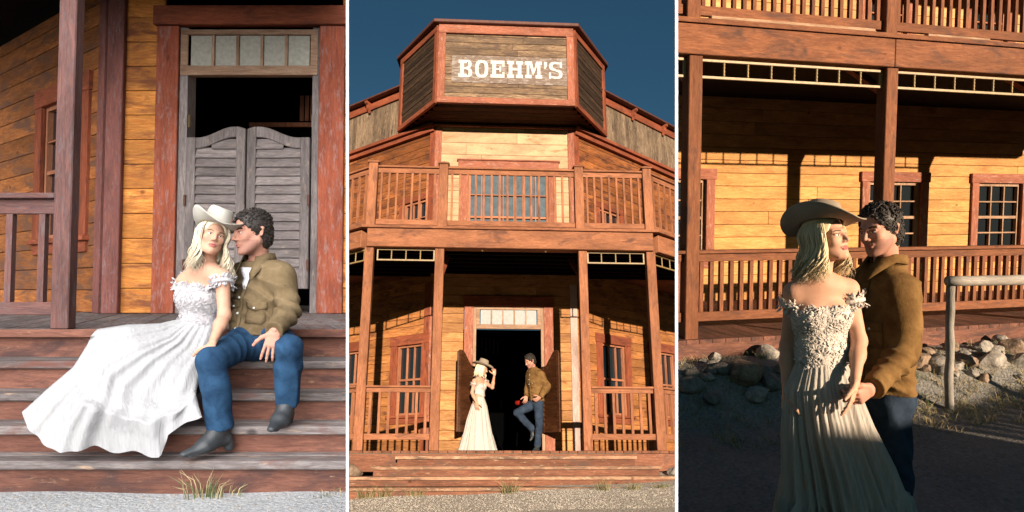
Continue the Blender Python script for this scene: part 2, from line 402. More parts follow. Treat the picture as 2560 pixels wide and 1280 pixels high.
m_stone = [stonemat('stone_grey', (0.25, 0.22, 0.19), (0.11, 0.095, 0.085)), stonemat('stone_tan', (0.32, 0.22, 0.15), (0.15, 0.10, 0.07)), stonemat('stone_pale', (0.40, 0.36, 0.31), (0.19, 0.165, 0.145))]
m_grass_dry = plain('dry_grass', (0.46, 0.36, 0.19), 0.8, 0.25, 20)
m_grass_gr = plain('green_grass', (0.12, 0.17, 0.06), 0.8, 0.25, 20)
def tuft(rng, n, h, spread, green=0.5):
    mb = MB()
    for _ in range(n):
        a = rng.uniform(0, 6.28); r = rng.uniform(0, spread); l = h * rng.uniform(0.4, 1.0); lean = rng.uniform(0.1, 0.9); w = rng.uniform(0.0012, 0.003)
        x, y = r * math.cos(a), r * math.sin(a) * 0.5; dx, dy = math.cos(a + rng.uniform(-.6, .6)), math.sin(a) * 0.6
        p = [(x, y, -0.02), (x + dx * lean * l * 0.3, y + dy * lean * l * 0.3, l * 0.5), (x + dx * lean * l, y + dy * lean * l, l * (1 - 0.35 * lean))]
        mb.tube(p, [w, w * 0.8, w * 0.2], 3, mi=0 if rng.random() > green else 1, cap=False)
    me = mb.mesh('grass_tuft'); me.materials.append(m_grass_dry); me.materials.append(m_grass_gr); return me
def groundmat(name, a, b, scale=1.0, peb=0.8, bumpd=0.012):
    q = NT(name); tc = q.node('TexCoord').outputs['Object']
    n = q.noise(tc, 1.1 * scale, 6, 0.6, 0.3); n2 = q.noise(tc, 38 * scale, 5, 0.7)
    vo = q.node('TexVoronoi', {'Vector': tc, 'Scale': 45 * scale}, feature='F1')
    c = q.mix(q.ramp(n, [(0.3, 0.0), (0.7, 1.0)]), a, b); c = q.mix(q.ramp(n2, [(0.38, 0.55), (0.58, 0.0)]), c, tuple(x * 0.45 for x in a))
    c = q.mix(q.math('MULTIPLY', peb * 0.5, vo.outputs['Color']), c, q.mix(0.5, c, (0.6, 0.58, 0.54)), 'MIX')
    q.set(q.b.inputs['Base Color'], c); q.b.inputs['Roughness'].default_value = 0.95; q.b.inputs['Specular IOR Level'].default_value = 0.2
    h = q.math('ADD', n2, q.math('MULTIPLY', q.math('SUBTRACT', 1.0, vo.outputs['Distance']), 0.5))
    q.set(q.b.inputs['Normal'], q.bump(h, 0.9, bumpd)); return q.mat
def ground_sheet(x0, x1, y0, y1, zf, nx, ny, mat, name='ground'):
    mb = MB(); vs = []
    for j in range(ny + 1):
        for i in range(nx + 1):
            x = x0 + (x1 - x0) * i / nx; y = y0 + (y1 - y0) * j / ny; vs.append((x, y, zf(x, y)))
    mb.add(vs, [(j * (nx + 1) + i, j * (nx + 1) + i + 1, (j + 1) * (nx + 1) + i + 1, (j + 1) * (nx + 1) + i) for j in range(ny) for i in range(nx)])
    o = put(name, mb, mat, None, None, smooth=True); tag(o, kind='structure'); return o
def sx(M, X, z=0.0, y=0.0):
    A = BASE[CUR[0]] @ M; o = A @ Vector((0, y, z)); d = A.col[0]; r = (X - 1280) / FPX
    return (r * o.y - o.x) / (d.x - r * d.y)
def sz(M, Y, x=0.0, y=0.0):
    A = BASE[CUR[0]] @ M; o = A @ Vector((x, y, 0)); d = A.col[2]; r = (640 - Y) / FPX
    return (r * o.y - (o.z - CAMH)) / (d.z - r * d.y)

# ================================================================== the corner saloon seen whole
CUR[0] = 'M'
B = T(-0.01, 10.9, 0.02) @ RZ(3.3)
BL = B @ T(-2.33, 0, 0) @ RZ(-39); BR = B @ T(2.33, 0, 0) @ RZ(39)
WC = B @ T(0, 2.4, 0); WL = B @ T(-1.46, 2.4, 0) @ RZ(-39); WR = B @ T(1.46, 2.4, 0) @ RZ(39)
sal = thing('saloon_building', 'two storey timber corner saloon with white lettering on its boxed top sign', 'building', B)
m_sideO = wood('siding_orange', (0.60, 0.26, 0.085), (0.34, 0.12, 0.035), 'X', 0.3, stain=(0.12, 0.045, 0.025), stain_amt=0.35)
LW = 4.2                            # length of each receding wing
ZB0, ZB1 = 3.19, 3.50               # beam
ZC = 6.60                           # top of upper wall
DX0, DX1 = sx(WC, 1188, 1), sx(WC, 1354, 1)
DZ = sz(WC, 826); TZ0, TZ1 = sz(WC, 823), sz(WC, 771)
# ground-floor walls
H_door = (DX0 - 0.25, DX1 + 0.25, -0.1, TZ1 + 0.02)
planks('wall', sal, WC, -1.46, 1.46, 0.0, ZB1, 0.185, m_side, [H_door], seed=3)
lwx0, lwx1 = sx(WL, 990, 1.2), sx(WL, 1053, 1.2); lz0, lz1 = sz(WL, 1040, lwx0), sz(WL, 866, lwx0)
rwx0, rwx1 = sx(WR, 1508, 1.2), sx(WR, 1566, 1.2); rz0, rz1 = sz(WR, 1040, rwx1), sz(WR, 866, rwx1)
lwx2, lwx3 = lwx0 - 1.75, lwx0 - 1.0; rwx2, rwx3 = rwx1 + 1.0, rwx1 + 1.75
planks('wall', sal, WL, -LW, 0, 0, ZB1, 0.17, m_sideO, [(lwx0, lwx1, lz0, lz1), (lwx2, lwx3, lz0, lz1)], seed=5)
planks('wall', sal, WR, 0, LW, 0, ZB1, 0.17, m_sideO, [(rwx0, rwx1, rz0, rz1), (rwx2, rwx3, rz0, rz1)], seed=6)
m_redd = m_red
for (M_, a, b, c, d) in ((WL, lwx0, lwx1, lz0, lz1), (WR, rwx0, rwx1, rz0, rz1), (WL, lwx2, lwx3, lz0, lz1), (WR, rwx2, rwx3, rz0, rz1)):
    window(sal, M_, a, b, c, d, 3, 2, casing=0.17)
    put('black_backing', MB().box(a + 0.02, b - 0.02, 0.14, 0.145, c + 0.05, d - 0.05), m_black, sal, M_)  # black sheet closing the opening behind the panes
# dark room behind
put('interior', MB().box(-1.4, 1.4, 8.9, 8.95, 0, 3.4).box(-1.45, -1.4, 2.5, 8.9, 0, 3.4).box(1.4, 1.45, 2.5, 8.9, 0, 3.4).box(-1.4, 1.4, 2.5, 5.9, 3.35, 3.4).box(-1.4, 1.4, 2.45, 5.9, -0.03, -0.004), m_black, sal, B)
# stair balustrade inside, seen through the doorway
mb = MB()
for k in range(9):
    x = -0.72 + k * 0.085; mb.box(x, x + 0.03, 2.1, 2.13, 2.10 - k * 0.012, 2.42 - k * 0.012)
mb.box(-0.75, 0.05, 2.08, 2.15, 2.46, 2.49)
put('stair_balustrade', mb, wood('balustrade_wood', (0.12, 0.04, 0.015), (0.05, 0.015, 0.008), 'Z', 0.5), sal, WC @ T(-0.05, -0.6, 0))
# door surround
c0, c1 = sx(WC, 1157, 1), sx(WC, 1386, 1)
each('door_casing', [(c0, DX0 - 0.06, -0.05, 0.02, 0, TZ1 + 0.03), (DX1 + 0.06, c1, -0.05, 0.02, 0, TZ1 + 0.03)], m_pink['Z'], sal, WC, bevel=0.006)
put('door_lintel', MB().box(c0 - 0.02, c1 + 0.02, -0.06, 0.02, TZ1 + 0.035, TZ1 + 0.24), m_red['X'], sal, WC, bevel=0.006)
each('door_jamb', [(DX0 - 0.058, DX0, -0.03, 0.10, 0, TZ1 + 0.028), (DX1, DX1 + 0.058, -0.03, 0.10, 0, TZ1 + 0.028)], m_tan['Z'], sal, WC, bevel=0.003)
def transom(parent, M, x0, x1, z0, z1, npane, pane_mat, frm):
    xa, xb = x0 + 0.07, x1 - 0.07
    t = put('transom', MB().box(x0, x1, -0.035, 0.05, z0, z0 + 0.09).box(x0, x1, -0.03, 0.05, z1 - 0.05, z1).box(x0, xa, -0.029, 0.05, z0 + 0.09, z1 - 0.05).box(xb, x1, -0.029, 0.05, z0 + 0.09, z1 - 0.05), frm['X'], parent, M, bevel=0.004)
    for k in range(1, npane):
        x = xa + (xb - xa) * k / npane; put('transom_bar', MB().box(x - 0.014, x + 0.014, -0.02, 0.04, z0 + 0.091, z1 - 0.051), frm['Z'], t, M, bevel=0.003)
    for k in range(npane):
        a = xa + (xb - xa) * k / npane; b = xa + (xb - xa) * (k + 1) / npane
        put('transom_pane', MB().box(a + 0.015, b - 0.015, 0.0, 0.008, z0 + 0.092, z1 - 0.052), pane_mat, t, M)
transom(sal, WC, DX0, DX1, TZ0, TZ1 + 0.02, 5, m_frost, m_tan)
# saloon half doors folded open
def swing_leaf(w, zb, zt, peak, mats, slats, hinge_left=True, th=0.035):
    """leaf from hinge x = 0 to x = w, its top dipping at the hinge side and rising to a rounded peak near the free edge; returns frame, slats"""
    def top(u):                     # 0 hinge, 1 free edge
        if u < 0.18: return zt
        if u < 0.82: s = (u - 0.18) / 0.64; return zt + (peak - zt) * (0.5 - 0.5 * math.cos(math.pi * s))
        s = (u - 0.82) / 0.18; return peak - 0.22 * (peak - zt) * s * s
    sg = 1 if hinge_left else -1; n = 28; st = 0.085
    fr = MB()
    for (a, b) in ((0, st), (w - st, w)):
        pts = [(sg * (a + (b - a) * i / 5), top((a + (b - a) * i / 5) / w) + 0.001) for i in range(6)]
        fr.prism([(sg * a, zb)] + [(sg * b, zb)] + pts[::-1], -th / 2, th / 2)
    rail = [(sg * (st + (w - 2 * st) * i / n), top((st + (w - 2 * st) * i / n) / w)) for i in range(n + 1)]
    fr.prism(rail + [(x, z - 0.10) for x, z in rail[::-1]], -th / 2 + 0.003, th / 2 - 0.003)
    fr.box(min(sg * st, sg * (w - st)), max(sg * st, sg * (w - st)), -th / 2 + 0.003, th / 2 - 0.003, zb, zb + 0.12)
    sl = MB(); z = zb + 0.12; k = 0; hh = 0.085
    while z < peak - 0.1:
        xs = [x for x, zz in rail if zz - 0.09 > z + hh * 0.5]
        if xs:
            a, b = min(xs), max(xs)
            if z + hh > zt - 0.09: zc = min(z + hh, 9)
            sl.box(min(a, b), max(a, b), -0.006, 0.006, z, z + hh + 0.012, T(0, 0, 0) @ Matrix.Translation((0, 0, 0)))
            i0 = len(sl.v) - 8
            for j in range(i0, i0 + 8):
                x, y, zz = sl.v[j]; sl.v[j] = (x, y + (0.016 if zz > z + hh * 0.5 else -0.012), zz)
        z += hh
    return fr, sl
lw_ = (DX1 - DX0) / 2 - 0.01
LZB, LZT, LPK = 0.33, sz(WC, 918), sz(WC, 884)
for side in (-1, 1):
    hx = DX0 + 0.0 if side < 0 else DX1 - 0.0
    fr, sl = swing_leaf(lw_, LZB, LZT, LPK, None, True, hinge_left=side < 0)
    Md = WC @ T(hx + side * 0.0, -0.06, 0) @ RZ(-side * -118 if side < 0 else -118 * -1 * -1) if False else WC @ T(hx, -0.07, 0) @ RZ(-122 if side < 0 else 116)
    d = put('swing_door', fr, m_bdoor, sal, Md, bevel=0.004); put('louvre', sl, m_bdoor, d, Md)
    each('hinge', [(-0.012, 0.012, -0.03, 0.03, LZB + 0.08, LZB + 0.2), (-0.012, 0.012, -0.03, 0.03, LZT - 0.2, LZT - 0.08)], m_roof, d, Md)
    d['label'] = 'brown swing door leaf folded open on the %s of the doorway' % ('left' if side < 0 else 'right')
# corner boards
put('corner_board', MB().box(1.30, 1.44, -0.03, 0.0 - 0.003, 0, ZB0), m_white, sal, WC, bevel=0.004)
put('corner_board', MB().box(-1.46, -1.38, -0.03, -0.003, 0, ZB0), m_pink['Z'], sal, WC, bevel=0.004)
put('corner_board', MB().box(0.0, 0.13, -0.03, -0.003, 0, ZB0), m_red['Z'], sal, WR, bevel=0.004)
put('corner_board', MB().box(-0.13, 0.0, -0.03, -0.003, 0, ZB0), m_red['Z'], sal, WL, bevel=0.004)
# porch deck, joists, skirt
deck = MB(); rng = random.Random(4); x = -6.0
while x < 6.0:
    w = 0.14; y0 = rng.uniform(-0.02, 0.0) - 0.16
    if abs(x) > 2.4: y0 += (abs(x) - 2.4) * math.tan(R(39))
    deck.box(x, x + w - 0.006, y0, 6.5 if abs(x) > 1.4 else 2.55, -0.04, rng.uniform(-0.004, 0.002)); x += w
put('porch_deck', deck, m_stepM['Y'], sal, B, bevel=0.003)
put('skirt_board', MB().box(-2.55, 2.55, -0.14, -0.10, -0.3, -0.045), m_stepM['X'], sal, B)
put('skirt_board', MB().box(-LW, 0.0, -0.12, -0.08, -0.5, -0.045), m_stepM['X'], sal, BL)
put('skirt_board', MB().box(0.0, LW, -0.12, -0.08, -0.5, -0.045), m_stepM['X'], sal, BR)
# steps
def steps(parent, M, rows, mr, mt, th=0.045):
    for (x0, x1, yf, z, zlow) in rows:
        put('step_riser', MB().box(x0 + 0.03, x1 - 0.03, yf + 0.03, yf + 0.06, zlow, z - th - 0.001), mr, parent, M, bevel=0.004)
        put('step_tread', MB().box(x0, x1, yf, yf + 0.15, z - th, z).box(x0, x1, yf + 0.156, yf + 0.36, z - th, z), mt, parent, M, bevel=0.006)
XL = lambda X, y, z=0: sx(B, X, z, y)
steps(sal, B, [(XL(988, -.4, -.1), XL(1592, -.4, -.1), -0.42, -0.075, -0.22), (XL(927, -.7, -.25), XL(1655, -.7, -.25), -0.70, -0.215, -0.36),
               (-3.3, 3.3, -0.98, -0.345, -0.47), (-3.4, 3.4, -1.26, -0.475, -0.95)], m_stepM['X'], m_treadM)
put('step_stringer', MB().box(-2.9, 2.9, -0.95, -0.2, -0.9, -0.5), m_black, sal, B)
# posts and beams
PX = [(-2.32, 0.145), (-1.18, 0.145), (1.18, 0.14), (2.32, 0.15)]
for x, w in PX:
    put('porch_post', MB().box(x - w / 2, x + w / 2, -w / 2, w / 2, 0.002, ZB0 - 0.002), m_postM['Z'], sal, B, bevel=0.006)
    h = 4.66
for x in (-2.6, -1.3): put('porch_post', MB().box(x - .07, x + .07, -.07, .07, 0.002, ZB0 - 0.002), m_postM['Z'], sal, BL, bevel=0.006)
for x in (2.6, 1.3): put('porch_post', MB().box(x - .07, x + .07, -.07, .07, 0.002, ZB0 - 0.002), m_postM['Z'], sal, BR, bevel=0.006)
put('beam', MB().box(-2.36, 2.36, -0.13, 0.10, ZB0, ZB1), m_postM['X'], sal, B, bevel=0.008)
put('beam', MB().box(-LW, -0.075, -0.125, 0.10, ZB0 + 0.002, ZB1), m_postM['X'], sal, BL, bevel=0.008)
put('beam', MB().box(0.075, LW, -0.125, 0.10, ZB0 + 0.002, ZB1), m_postM['X'], sal, BR, bevel=0.008)
put('balcony_floor', MB().prism([(-2.45, -0.17), (2.45, -0.17), (5.7, 2.55), (5.7, 6), (-5.7, 6), (-5.7, 2.55)], ZB1 + 0.002, ZB1 + 0.045, 'z'), m_postM['X'], sal, B)
jm = MB()
for k in range(9): jm.box(-4, 4, 0.25 + k * 0.27, 0.30 + k * 0.27, ZB1 - 0.16, ZB1 - 0.001)
put('porch_ceiling_joist', jm, m_ceil, sal, B)
for s in (-1, 1):
    a = Vector((s * 1.18, 0.1, 2.75)); b = Vector((s * 1.10, 0.85, 3.3))
    put('brace', MB().tube([a, b], 0.06, 4), m_red['Y'], sal, B)
mb = MB()
for X, zz in ((1205, 0), (1363, 0)):
    x = sx(B, X, ZB0, -0.05); mb.tube([(x, -0.05, ZB0 + 0.01), (x, -0.05, ZB0 - 0.025), (x + 0.012, -0.05, ZB0 - 0.04), (x + 0.015, -0.05, ZB0 - 0.02)], 0.004, 5)
put('hook', mb, m_brass, sal, B)
# friezes
FZ0, FZ1 = 2.985, 3.185
frieze(sal, B, -2.20, -1.26, FZ0, FZ1, 4); frieze(sal, B, 1.26, 2.22, FZ0, FZ1, 4)
frieze(sal, BL, -1.22, -0.09, FZ0, FZ1, 5); frieze(sal, BR, 0.09, 1.22, FZ0, FZ1, 5)
# lower railings
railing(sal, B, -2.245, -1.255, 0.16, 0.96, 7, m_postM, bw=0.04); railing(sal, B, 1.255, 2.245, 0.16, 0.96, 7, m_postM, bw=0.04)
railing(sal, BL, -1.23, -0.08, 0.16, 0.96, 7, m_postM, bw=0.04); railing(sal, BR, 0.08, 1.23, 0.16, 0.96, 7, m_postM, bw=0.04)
# balcony railing
RZ0, RZ1 = 3.60, 4.63
for x, w in ((-2.33, .15), (-1.15, .15), (1.15, .15), (2.33, .15)):
    p = put('balcony_post', MB().box(x - w / 2, x + w / 2, -w / 2, w / 2, ZB1 + 0.046, 4.68), m_postM['Z'], sal, B, bevel=0.005)
    c = MB().box(x - .095, x + .095, -.095, .095, 4.682, 4.705); c.add([(x - .09, -.09, 4.706), (x + .09, -.09, 4.706), (x + .09, .09, 4.706), (x - .09, .09, 4.706), (x, 0, 4.76)], [(0, 1, 4), (1, 2, 4), (2, 3, 4), (3, 0, 4)])
    put('post_cap', c, m_postM['X'], p, B)
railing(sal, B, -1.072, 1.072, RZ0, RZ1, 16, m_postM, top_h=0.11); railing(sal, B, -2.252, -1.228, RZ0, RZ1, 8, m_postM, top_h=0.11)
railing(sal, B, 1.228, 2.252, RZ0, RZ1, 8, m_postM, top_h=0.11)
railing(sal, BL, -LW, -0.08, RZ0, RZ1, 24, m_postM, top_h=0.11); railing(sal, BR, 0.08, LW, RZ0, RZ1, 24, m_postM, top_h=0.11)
# upper storey
ux0, ux1 = sx(WC, 1170, 4.6), sx(WC, 1372, 4.6); uz1 = sz(WC, 428)
planks('wall', sal, WC, -1.46, 1.46, ZB1 + 0.05, ZC, 0.27, wood('pale_siding', (0.62, 0.43, 0.27), (0.50, 0.30, 0.16), 'X', 0.14, stain=(0.30, 0.13, 0.05), stain_amt=0.1), [(ux0, ux1, ZB1 + 0.1, uz1)], seed=8)
bw_ = window(sal, WC, ux0, ux1, ZB1 + 0.1, uz1, 7, 4, casing=0.16, glass=m_bluegl, sash=m_orange, trimm=m_pink, sill=False)
put('head_board', MB().box(ux0 - 0.22, ux1 + 0.22, -0.06, -0.043, uz1 + 0.03, uz1 + 0.2).box(ux0 - 0.25, ux1 + 0.25, -0.09, -0.043, uz1 + 0.203, uz1 + 0.23), m_pink['X'], bw_, WC, bevel=0.004)
planks('wall', sal, WL, -LW, 0, ZB1 + 0.05, ZC - 0.02, 0.19, m_sidewarm, [(sx(WL, 1008, 4.4), sx(WL, 1068, 4.4), ZB1 + 0.12, 5.02)], seed=9)
planks('wall', sal, WR, 0, LW, ZB1 + 0.05, ZC - 0.02, 0.19, m_sidewarm, [(sx(WR, 1500, 4.4), sx(WR, 1552, 4.4), ZB1 + 0.12, 5.02)], seed=10)
window(sal, WL, sx(WL, 1008, 4.4), sx(WL, 1068, 4.4), ZB1 + 0.12, 5.02, 3, 4, casing=0.12, sill=False)
window(sal, WR, sx(WR, 1500, 4.4), sx(WR, 1552, 4.4), ZB1 + 0.12, 5.02, 3, 4, casing=0.12, sill=False)
put('corner_board', MB().box(-1.47, -1.33, -0.035, -0.003, ZB1 + 0.05, ZC), m_pink['Z'], sal, WC, bevel=0.004)
put('corner_board', MB().box(1.33, 1.47, -0.035, -0.003, ZB1 + 0.05, ZC), m_pink['Z'], sal, WC, bevel=0.004)
put('corner_board', MB().box(-0.13, 0.0, -0.035, -0.003, ZB1 + 0.05, ZC), m_red['Z'], sal, WL, bevel=0.004)
put('corner_board', MB().box(0.0, 0.13, -0.035, -0.003, ZB1 + 0.05, ZC), m_red['Z'], sal, WR, bevel=0.004)
put('cornice', MB().box(-1.49, 1.49, -0.06, 0.03, ZC, ZC + 0.045), m_pink['X'], sal, WC, bevel=0.004)
put('cornice', MB().box(-LW, 0.0, -0.09, 0.06, ZC - 0.12, ZC + 0.05).box(-LW, 0.0, -0.16, -0.091, ZC - 0.02, ZC + 0.055), m_red['X'], sal, WL, bevel=0.004)
put('cornice', MB().box(0.0, LW, -0.09, 0.06, ZC - 0.12, ZC + 0.05).box(0.0, LW, -0.16, -0.091, ZC - 0.02, ZC + 0.055), m_red['X'], sal, WR, bevel=0.004)
# parapets with brackets
ZP = 7.62
for (M_, a, b, s) in ((WL, -LW, -0.55, -1), (WR, 0.55, LW, 1)):
    planks('parapet', sal, M_, a, b, ZC + 0.056, ZP, 0.14, m_grey['Z'], vertical=True, seed=12 + s, jitter=0.006)
    put('parapet_trim', MB().box(a, b, -0.05, -0.004, ZP - 0.02, ZP + 0.17), m_red['X'], sal, M_, bevel=0.004)
    put('parapet_roof', MB().box(a, b, -0.20, 0.4, ZP + 0.175, ZP + 0.21), m_roof, sal, M_)
    for xb in (0.85, 2.05, 3.25):
        x = s * xb; pr = [(-0.052, ZP + 0.17), (-0.19, ZP + 0.17), (-0.18, ZP + 0.12), (-0.13, ZP + 0.09), (-0.12, ZP + 0.02), (-0.08, ZP - 0.03), (-0.052, ZP - 0.10)]
        put('bracket', MB().prism(pr, x - 0.04, x + 0.04, 'x'), m_red['Z'], sal, M_, bevel=0.004)
# boxed sign on top
SB = B @ T(-0.02, 1.5, 0); s0, s1 = ZC + 0.07, 8.46; hw = 1.39
SL = SB @ T(-hw, 0, 0) @ RZ(-57); SR = SB @ T(hw, 0, 0) @ RZ(57); sl_ = 1.62
m_signb = wood('sign_boards', (0.42, 0.28, 0.165), (0.12, 0.07, 0.045), 'X', 0.4, stain=(0.09, 0.06, 0.045), stain_amt=0.55, knots=0.9)
sg = planks('sign_box', sal, SB, -hw + 0.1, hw - 0.1, s0 + 0.1, s1 - 0.15, 0.145, m_signb, seed=20, jitter=0.008)
each('sign_frame', [(-hw, -hw + 0.15, -0.05, 0.02, s0 + 0.131, s1 - 0.201), (hw - 0.15, hw, -0.05, 0.02, s0 + 0.131, s1 - 0.201)], m_pink['Z'], sg, SB, bevel=0.005)
each('sign_frame', [(-hw, hw, -0.055, 0.02, s0, s0 + 0.13), (-hw, hw, -0.055, 0.02, s1 - 0.2, s1)], m_pink['X'], sg, SB, bevel=0.005)
for (M_, a, b) in ((SL, -sl_, 0), (SR, 0, sl_)):
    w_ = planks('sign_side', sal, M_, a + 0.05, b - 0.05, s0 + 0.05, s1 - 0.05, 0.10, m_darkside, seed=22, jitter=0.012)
    each('sign_frame', [(a, a + 0.11, -0.04, 0.02, s0 + 0.111, s1 - 0.151), (b - 0.11, b, -0.04, 0.02, s0 + 0.111, s1 - 0.151)], m_red['Z'], w_, M_, bevel=0.005)
    each('sign_frame', [(a, b, -0.045, 0.02, s0, s0 + 0.11), (a, b, -0.045, 0.02, s1 - 0.15, s1)], m_red['X'], w_, M_, bevel=0.005)
cx, sxn = math.cos(R(57)) * sl_, math.sin(R(57)) * sl_
out = [(-hw, 0.01), (hw, 0.01), (hw + cx, sxn), (hw + cx - 0.2, sxn + 0.9), (-hw - cx + 0.2, sxn + 0.9), (-hw - cx, sxn)]
sof = wood('soffit_boards', (0.10, 0.04, 0.018), (0.02, 0.01, 0.006), 'X', 0.6, knots=0.4, spec=0.1)  # underside shade put into the dark board colour
mb = MB()
for k in range(14):
    y = 0.02 + k * 0.165; xm = hw + y * (cx / sxn) - 0.03 if y < sxn else hw + cx - 0.1
    mb.box(-xm, xm, y, y + 0.155, s0 + 0.02, s0 + 0.04)
put('soffit', mb, sof, sal, SB)
put('soffit_backing', MB().prism(out, s0 + 0.042, s0 + 0.05, 'z'), m_black, sal, SB)
put('sign_roof', MB().prism([(-hw - .10, -0.13), (hw + .10, -0.13), (hw + cx + .13, sxn), (hw + cx, sxn + 1.4), (-hw - cx, sxn + 1.4), (-hw - cx - .13, sxn)], s1 + 0.002, s1 + 0.075, 'z'), m_roof, sal, SB, bevel=0.01)
# lettered board
def peel():
    q = NT('peeling_white_paint'); tc = q.node('TexCoord').outputs['Object']
    v = q.node('Mapping', {'Vector': tc, 'Scale': (1.6, 1, 5.0)}).outputs[0]
    n = q.noise(v, 4.2, 9, 0.72, 0.6); n2 = q.noise(q.node('Mapping', {'Vector': tc, 'Scale': (2, 1, 14)}).outputs[0], 9, 5, 0.6)
    c = q.mix(q.ramp(n2, [(0.3, 0), (0.7, 1)]), (0.13, 0.09, 0.068), (0.22, 0.155, 0.12))
    c = q.mix(q.ramp(n, [(0.50, 0.0), (0.57, 0.6)]), c, (0.40, 0.355, 0.33))
    q.set(q.b.inputs['Base Color'], c); q.b.inputs['Roughness'].default_value = 0.85
    q.set(q.b.inputs['Normal'], q.bump(n, 0.4, 0.01)); return q.mat
lb0, lb1 = sx(SB, 1131, 8), sx(SB, 1424, 8); lz_0, lz_1 = sz(SB, 210), sz(SB, 143)
brd = put('name_board', MB().box(lb0, 0.02, -0.02, -0.009, lz_0, lz_1).box(0.026, lb1, -0.02, -0.009, lz_0 - 0.01, lz_1), peel(), sg, SB)
q = NT('worn_white_lettering'); tcl = q.node('TexCoord').outputs['Object']; nl_ = q.noise(q.node('Mapping', {'Vector': tcl, 'Scale': (2.2, 1, 7)}).outputs[0], 7, 8, 0.75, 0.5)
q.set(q.b.inputs['Base Color'], q.mix(q.ramp(nl_, [(0.56, 0.0), (0.64, 0.75)]), (0.62, 0.585, 0.55), (0.24, 0.18, 0.145))); q.b.inputs['Roughness'].default_value = 0.9; m_letter = q.mat
def letters():
    """slab-serif capitals in a unit box 0..w by 0..1; returns list of (polygons, width)"""
    def rect(a, b, c, d): return [(a, c), (b, c), (b, d), (a, d)]
    def ring(cx, cz, rx, rz, tx, tz, a0, a1, n=20, p=2.8):
        def pt(t, rx, rz):
            c, s = math.cos(t), math.sin(t)
            return (cx + rx * math.copysign(abs(c) ** (2 / p), c), cz + rz * math.copysign(abs(s) ** (2 / p), s))
        out = []
        for i in range(n):
            t0 = R(a0 + (a1 - a0) * i / n); t1 = R(a0 + (a1 - a0) * (i + 1) / n)
            out.append([pt(t0, rx, rz), pt(t1, rx, rz), pt(t1, rx - tx, rz - tz), pt(t0, rx - tx, rz - tz)])
        return out
    s = 0.20
    Bl = [rect(0, .50, 0, s), rect(0, .50, 1 - s, 1), rect(.1, .32, s, 1 - s), rect(.32, .50, .46, .56)] + ring(.48, .755, .30, .245, .19, .10, -90, 90) + ring(.48, .27, .34, .27, .21, .10, -90, 90)
    Ol = ring(.42, .5, .42, .51, .22, .16, 0, 360, 40)
    El = [rect(0, .82, 0, s), rect(0, .82, 1 - s, 1), rect(.1, .32, s, 1 - s), rect(.32, .62, .46, .56), rect(.52, .62, .36, .66), rect(.70, .82, s, s + .14), rect(.70, .82, 1 - s - .14, 1 - s)]
    Hl = [rect(0, .40, 0, s), rect(0, .40, 1 - s, 1), rect(.52, .92, 0, s), rect(.52, .92, 1 - s, 1), rect(.09, .30, s, 1 - s), rect(.62, .83, s, 1 - s), rect(.30, .62, .45, .56)]
    Ml = [rect(0, .38, 0, s), rect(.62, 1.0, 0, s), rect(0, .26, 1 - s, 1), rect(.74, 1.0, 1 - s, 1), rect(.10, .24, s, 1 - s), rect(.72, .90, s, 1 - s),
          [(.20, 1), (.40, 1), (.56, .34), (.46, .18)], [(.80, 1), (.66, 1), (.46, .18), (.56, .34)]]
    Al = [rect(.02, .2, .76, .98), [(.06, .76), (.20, .76), (.12, .58), (.03, .56)]]
    Sl = ring(.40, .735, .38, .265, .20, .13, 60, 270, 18) + ring(.42, .27, .38, .27, .20, .13, -120, 90, 18) + [rect(.66, .78, .66, 1.0), rect(0.0, .12, 0.0, .36), rect(.5, .68, .86, .97), rect(.10, .3, .03, .14), rect(.34, .46, .45, .56)]
    return [(Bl, .84), (Ol, .84), (El, .84), (Hl, .93), (Ml, 1.0), (Al, .26), (Sl, .80)]
xs_px = [(1148, 1182), (1189, 1221), (1227, 1262), (1268, 1307), (1312, 1354), (1358, 1369), (1371, 1404)]
yt0, yt1 = 151, 157; yb0, yb1 = 194, 199
for (polys, w), (xa, xb) in zip(letters(), xs_px):
    x0, x1 = sx(SB, xa, 8), sx(SB, xb, 8); u = (xa - 1148) / 256
    z1 = sz(SB, yt0 + (yt1 - yt0) * u, x0); z0 = sz(SB, yb0 + (yb1 - yb0) * u, x0); mb = MB()
    for i, pl in enumerate(polys):
        pts = [(x0 + (x1 - x0) * a / w, z0 + (z1 - z0) * b) for a, b in pl]
        mb.prism(pts, -0.0275 - 0.0002 * (i % 5), -0.0205)
    put('letter', mb, m_letter, brd, SB)
# ground, stones, grass, bar stool
gz = lambda x, y: -0.585 + 0.036 * (x + 2.0) + 0.012 * math.sin(x * 3) + (y - 9.6) * 0.10
m_ground = groundmat('pale_gravel', (0.66, 0.58, 0.49), (0.80, 0.73, 0.64), 1.0, 0.6, 0.09)
gm = ground_sheet(-6, 6, 5.0, 13.5, gz, 60, 40, m_ground)
rng = random.Random(11)
places = [(-2.62, -0.45, .19, 'broad tan stone beside the left end of the steps'), (-2.32, -0.28, .15, 'rounded grey stone on the left of the second step'), (-2.85, -0.62, .15, 'low flat stone at the left edge of the steps'),
          (-2.48, -0.28, .08, 'small pale pebble stone between two larger ones left of the steps'), (2.62, -0.5, .17, 'pale stone by the right end of the second step'), (2.42, -0.3, .14, 'tan stone against the skirt board right of the steps'), (2.82, -.35, .12, 'small stone behind the pale one right of the steps')]
for i, (x, y, r, lb) in enumerate(places):
    me = stone_mesh(rng, r * 1.25, r * 0.9, r * 0.75)
    o = put('stone', me, m_stone[i % 3], None, B @ T(x, y - .2, -0.37 + r * 0.55) @ RZ(rng.uniform(0, 90)), smooth=False)
    tag(o, lb, 'stone', 'stones beside the saloon steps')
